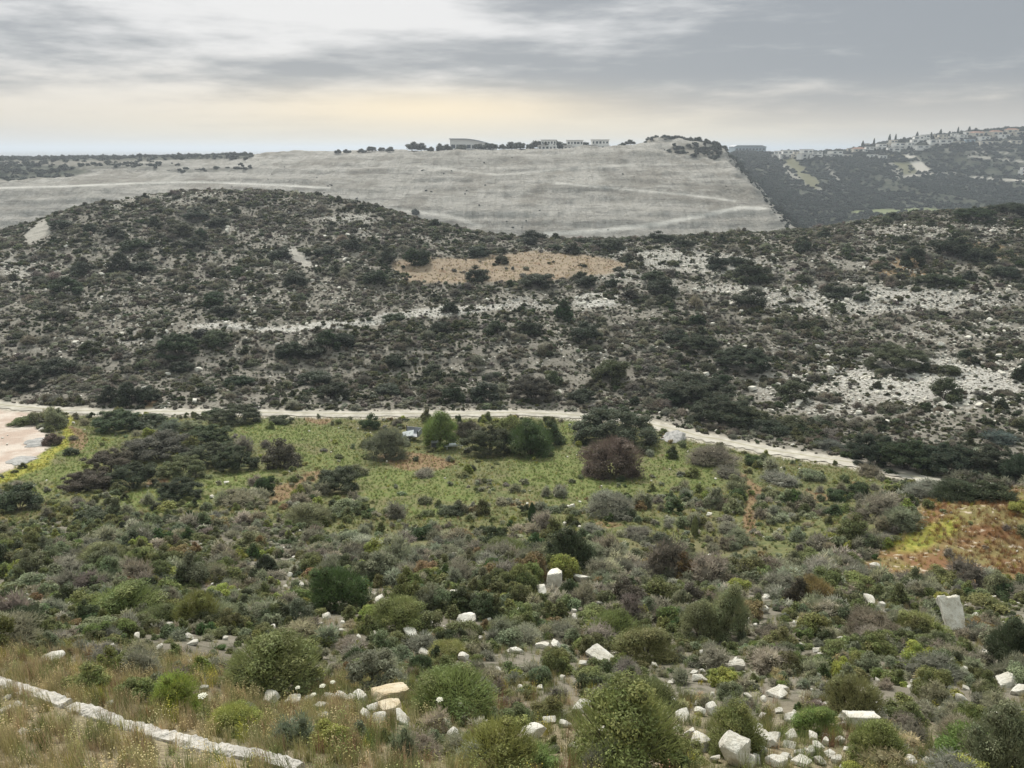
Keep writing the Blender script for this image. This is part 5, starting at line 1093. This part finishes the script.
pl = boxes('loose_sheet', [(0, 0, 0, 1.5, .9, .03)], M_PALE, t); pl.location = (-.35, -.5, .85); pl.rotation_euler = (.5, -.25, .1)
for sx in (-.2,):
    for sy in (-.86, .86):
        wq = cyl('wheel', (sx, sy, .32), .32, .18, M_DK, t); cyl('hub', (sx, sy*1.11, .32), .12, .04, M_PALE, wq)
boxes('drawbar', [(-1.6, 0, .5, 1.3, .08, .08)], M_DK, t)
tag(t, 'wrecked grey trailer with a loose pale sheet between silvery bush and green tree', 'trailer')
p = hit(454, 450); t = empty('junk_frame', (p[0], p[1], float(ground(p[0], p[1]))+.05), .1)
boxes('pole', [(0, 0, .42, 2.1, .06, .06)], M_PALE, t); boxes('pole', [(0, .5, .38, 1.7, .05, .05)], M_PALE, t)
boxes('sheet', [(-.15, .2, .5, .8, .5, .22)], M_PALE, t); boxes('leg', [(-.8, 0, .2, .06, .06, .42)], M_PALE, t); boxes('leg', [(.8, 0, .2, .06, .06, .42)], M_PALE, t)
tag(t, 'pale metal frame lying in the scrub below the bright green tree', 'scrap')
p = hit(435, 448); t = empty('crate', (p[0], p[1], float(ground(p[0], p[1]))), .2)
boxes('side', [(-.38, 0, .38, .05, .7, .76)], M_RUST, t); boxes('side', [(.38, 0, .38, .05, .7, .76)], M_RUST, t); boxes('side', [(0, .33, .38, .71, .05, .76)], M_RUST, t); boxes('lid', [(0, 0, .79, .85, .76, .05)], M_PALE, t)
tag(t, 'small grey-green box standing below the bright green tree', 'crate')
# sheet of grey plastic and rubble by the track
def drape(name, pts, dz, mt, label, cat, amp=.18, thick=.05, seed=3):
    cs = [hit(a_, b_) for a_, b_ in pts]; n = 18; V = []; Fl = []
    c = np.array(cs)
    for lay in (0, 1):
        for i_ in range(n+1):
            for j_ in range(n+1):
                u0, v0 = 2*i_/n-1, 2*j_/n-1; u, v = .5+.5*u0*math.sqrt(1-v0*v0/2), .5+.5*v0*math.sqrt(1-u0*u0/2); e0 = 1-max(abs(u0), abs(v0)); q = (c[0]*(1-u)+c[1]*u)*(1-v)+(c[3]*(1-u)+c[2]*u)*v
                e_ = e0*.5; q[:2] += (vn(np.array([u*5]), np.array([v*5]), seed)[0]-.5)*.8*(1-min(1, e_*4))
                zz = float(ground(q[0], q[1]))+dz*min(1, e_*5)+amp*(vn(np.array([u*7.]), np.array([v*7.]), seed+1)[0])*min(1, e_*6)+.03
                V.append((q[0], q[1], zz+(thick if lay == 0 else -.1)))
    m_ = (n+1)**2
    for i_ in range(n):
        for j_ in range(n):
            o = i_*(n+1)+j_; Fl.append((o, o+1, o+n+2, o+n+1)); Fl.append((m_+o, m_+o+n+1, m_+o+n+2, m_+o+1))
    rim = [i_ for i_ in range(n+1)]+[(k+1)*(n+1)-1 for k in range(1, n+1)]+[n*(n+1)+q for q in range(n-1, -1, -1)]+[k*(n+1) for k in range(n-1, 0, -1)]
    for a_, b_ in zip(rim, rim[1:]+rim[:1]): Fl.append((a_, m_+a_, m_+b_, b_))
    o = add_mesh(name, V, Fl, [mt]); tag(o, label, cat); return o
M_GRV = stone_material('grey_gravel', (.30, .295, .29), (.44, .43, .42), (.16, .155, .15), .8)
drape('rubble_pile', [(664, 446), (690, 441), (680, 431), (660, 434)], .25, M_GRV, 'pale grey rubble spread below the track near the brown bush', 'rubble', .35)
drape('gravel_pile', [(8, 467), (34, 463), (38, 455), (10, 458)], .08, M_GRV, 'front heap of blue-grey gravel in the clearing', 'gravel heap', .12, .02, seed=8)
drape('gravel_pile', [(24, 449), (48, 446), (50, 437), (28, 440)], .12, M_GRV, 'rear heap of blue-grey gravel beside the brown shrub', 'gravel heap', .12, .02, seed=9)
resolve_labels()

# white umbel flowers in the foreground
M_FL = plain_material('white_petals', (.75, .74, .62), .8, .08); M_ST = plain_material('green_stalk', (.16, .20, .07), .8, .2)
def umbel(px_, py_top, size):
    p = hit(px_, min(py_top+size*3.2, 766), 3); x_, y_, z_ = p; k_ = (y_*CP-z_*SP)/F; hgt = max(.25, (p and size*3.2*k_)); r_ = size*k_*.5
    V = []; Fl = []; tube(V, Fl, (0, 0, -.05), (.02, 0, hgt), .008, .005, 5)
    for k in range(7):
        a_ = k*.9; tube(V, Fl, (.02, 0, hgt), (.02+math.cos(a_)*r_*.8, math.sin(a_)*r_*.8, hgt+r_*.5), .003, .002, 3)
    e = empty('umbel_flower', (x_, y_, z_), random.random()*6); add_mesh('stalk', V, Fl, [M_ST], parent=e)
    V = []; Fl = []; cv, cf = ICO1
    for k in range(22):
        a_ = k*2.4; q = math.sqrt(k/22)*r_; o = len(V); V += [tuple(v_*r_*.22*np.array([1, 1, .5])+np.array([.02+math.cos(a_)*q, math.sin(a_)*q, hgt+r_*(.75-.3*(q/r_)**2)])) for v_ in cv]; Fl += [tuple(int(i_)+o for i_ in f_) for f_ in cf]
    add_mesh('flower_head', V, Fl, [M_FL], parent=e)
    e['category'] = 'flower'; e['group'] = 'white umbel flowers in the foreground'; return e
UM = [(325, 684, 6), (334, 680, 5), (316, 693, 5), (441, 697, 7), (462, 702, 6), (446, 718, 5), (463, 710, 4), (300, 686, 5), (482, 735, 5), (470, 742, 5), (205, 694, 9), (405, 748, 5)]
uml = ['left of the pair above the rubble bank', 'right of the pair above the rubble bank', 'below the pair above the rubble bank', 'largest on the dark green bush right of the cream boulders', 'upper right in the bush right of the cream boulders', 'lower left in the bush right of the cream boulders', 'just below another in the bush beside the boulders', 'at the left end above the rubble bank', 'rightmost, near the bottom centre', 'near the bottom centre, left of a lower one', 'large, at the right edge of the yellow-green spurge', 'low, beside the blue-green thistle']
for (a_, b_, c_), l_ in zip(UM, uml): umbel(a_, b_, c_)['label'] = 'white umbel flower '+l_

# ------------------------------------------------------------------ air
def haze():
    m, nt = mat('haze_air'); n = N(nt)
    v = n('ShaderNodeVolumePrincipled', ins={'Color': (.78, .865, .985, 1), 'Density': .00025, 'Anisotropy': .3}); n.out(None, v)
    o = boxes('haze', [(0, 6990, (-90+50)/2, 30200, 14200, 140)], m, None); o['kind'] = 'stuff'; tag(o, 'thin bluish haze filling the distance', 'haze')
haze()

# ------------------------------------------------------------------ light and sky
SUN_EL, SUN_AZ = R(40), R(-14)       # sun behind cloud, ahead and a little left
w_ = D.worlds.new('World'); scene.world = w_; w_.use_nodes = True; nt = w_.node_tree; nt.nodes.clear(); n = N(nt)
sky = n('ShaderNodeTexSky', sky_type='NISHITA', sun_disc=False, sun_elevation=SUN_EL, sun_rotation=SUN_AZ, altitude=200, dust_density=3.0)
d = n('ShaderNodeTexCoord').outputs['Generated']; sp = n('ShaderNodeSeparateXYZ', ins={0: d}); dx_, dy_, dz_ = sp.outputs
el = n.math('MAXIMUM', dz_, 0.0)
inv = n.math('DIVIDE', 1.0, n.math('ADD', el, .07))
cp = n('ShaderNodeCombineXYZ', ins={0: n.math('MULTIPLY', dx_, inv), 1: n.math('MULTIPLY', dy_, inv), 2: 0.0}).outputs[0]
az = n.math('DIVIDE', dx_, n.math('MAXIMUM', n.math('ABSOLUTE', dy_), .2))
ap = n('ShaderNodeCombineXYZ', ins={0: n.math('MULTIPLY', az, 3.0), 1: n.math('MULTIPLY', el, 17.0), 2: n.math('ADD', 4.3, n.math('MULTIPLY', dy_, .6))}).outputs[0]
c1 = n.noise(ap, 1.0, 6, .52); c2 = n.noise(n.scale(cp, (.7, .9, 1)), 1.0, 6, .58); c3 = n.noise(n.scale(ap, (2.2, 2.4, 1)), 1.6, 6, .6)
cloud = n.math('ADD', n.math('ADD', n.math('MULTIPLY', c1, .55), n.math('MULTIPLY', c2, .20)), n.math('MULTIPLY', c3, .25))
def blob(a0, e0, ra, re):
    u = n.math('DIVIDE', n.math('SUBTRACT', az, a0), ra); v = n.math('DIVIDE', n.math('SUBTRACT', el, e0), re)
    return n.math('EXPONENT', n.math('MULTIPLY', n.math('ADD', n.math('MULTIPLY', u, u), n.math('MULTIPLY', v, v)), -1.0))
g1 = blob(-.17, .155, .13, .035); g2 = blob(-.10, .045, .22, .022); g3 = blob(-.55, .15, .30, .05)
thick = n.math('ADD', n.math('MULTIPLY', az, .17), n.math('MULTIPLY', n.math('SUBTRACT', el, .075), .9))
thick = n.math('SUBTRACT', n.math('MAXIMUM', n.math('MINIMUM', thick, .13), -.025), n.math('ADD', n.math('MULTIPLY', g1, .16), n.math('MULTIPLY', g3, .04)))
dens = n.ramp(n.math('ADD', cloud, thick), .38, .60)
bright = n.mix(n.ramp(el, .0, .12), (.55, .495, .39), (.55, .555, .55))
dark = n.mix(n.ramp(el, .0, .09), (.40, .375, .33), (.217, .237, .255))
cc = n.mix(dens, bright, dark)
cc = n.mix(n.math('MULTIPLY', g2, .9), cc, (.70, .59, .40))
hor = n.mix(n.ramp(n.math('ABSOLUTE', n.math('ADD', az, .05), 0), .15, .75), (.57, .515, .375), (.42, .415, .39))
cc = n.mix(n.math('MULTIPLY', n.ramp(el, .055, .0), .85), cc, hor)
# the cloud deck brightens overhead as an overcast sky does
boost = n.math('ADD', 1.0, n.math('MULTIPLY', n.ramp(el, .18, .75), 1.5))
cc = n.mix(1.0, cc, n('ShaderNodeCombineColor', ins={0: boost, 1: n.math('MULTIPLY', boost, .99), 2: n.math('MULTIPLY', boost, n.math('SUBTRACT', 1.0, n.math('MULTIPLY', n.ramp(el, .18, .6), .14)))}), 'MULTIPLY')
bg1 = n('ShaderNodeBackground', ins={0: sky, 1: .05}); bg2 = n('ShaderNodeBackground', ins={0: cc, 1: 1.0})
mx = n('ShaderNodeMixShader', ins={0: .90}); nt.links.new(bg1.outputs[0], mx.inputs[1]); nt.links.new(bg2.outputs[0], mx.inputs[2])
wo = n('ShaderNodeOutputWorld'); nt.links.new(mx.outputs[0], wo.inputs[0])
sl = D.lights.new('sun', 'SUN'); sl.energy = 3.0; sl.angle = R(11); sl.color = (1.0, .95, .87)
so = D.objects.new('sun', sl); col.objects.link(so)
from mathutils import Vector
sd = Vector((math.sin(SUN_AZ)*math.cos(SUN_EL), math.cos(SUN_AZ)*math.cos(SUN_EL), math.sin(SUN_EL)))
so.rotation_euler = (-sd).to_track_quat('-Z', 'Y').to_euler(); so.location = sd*60

cam = D.cameras.new('camera'); co = D.objects.new('camera', cam); col.objects.link(co); scene.camera = co
cam.sensor_width = 36; cam.sensor_fit = 'HORIZONTAL'; cam.lens = F/1024*36; cam.clip_start = .1; cam.clip_end = 40000
co.location = (0, 0, 0); co.rotation_euler = (math.pi/2-PITCH, 0, 0)
scene.view_settings.view_transform = 'Standard'; scene.view_settings.look = 'None'; scene.view_settings.exposure = .6; scene.view_settings.gamma = 1
scene.cycles.max_bounces = 6; scene.cycles.diffuse_bounces = 3; scene.cycles.transmission_bounces = 3; scene.cycles.volume_bounces = 0; scene.cycles.transparent_max_bounces = 4
scene.cycles.use_denoising = True
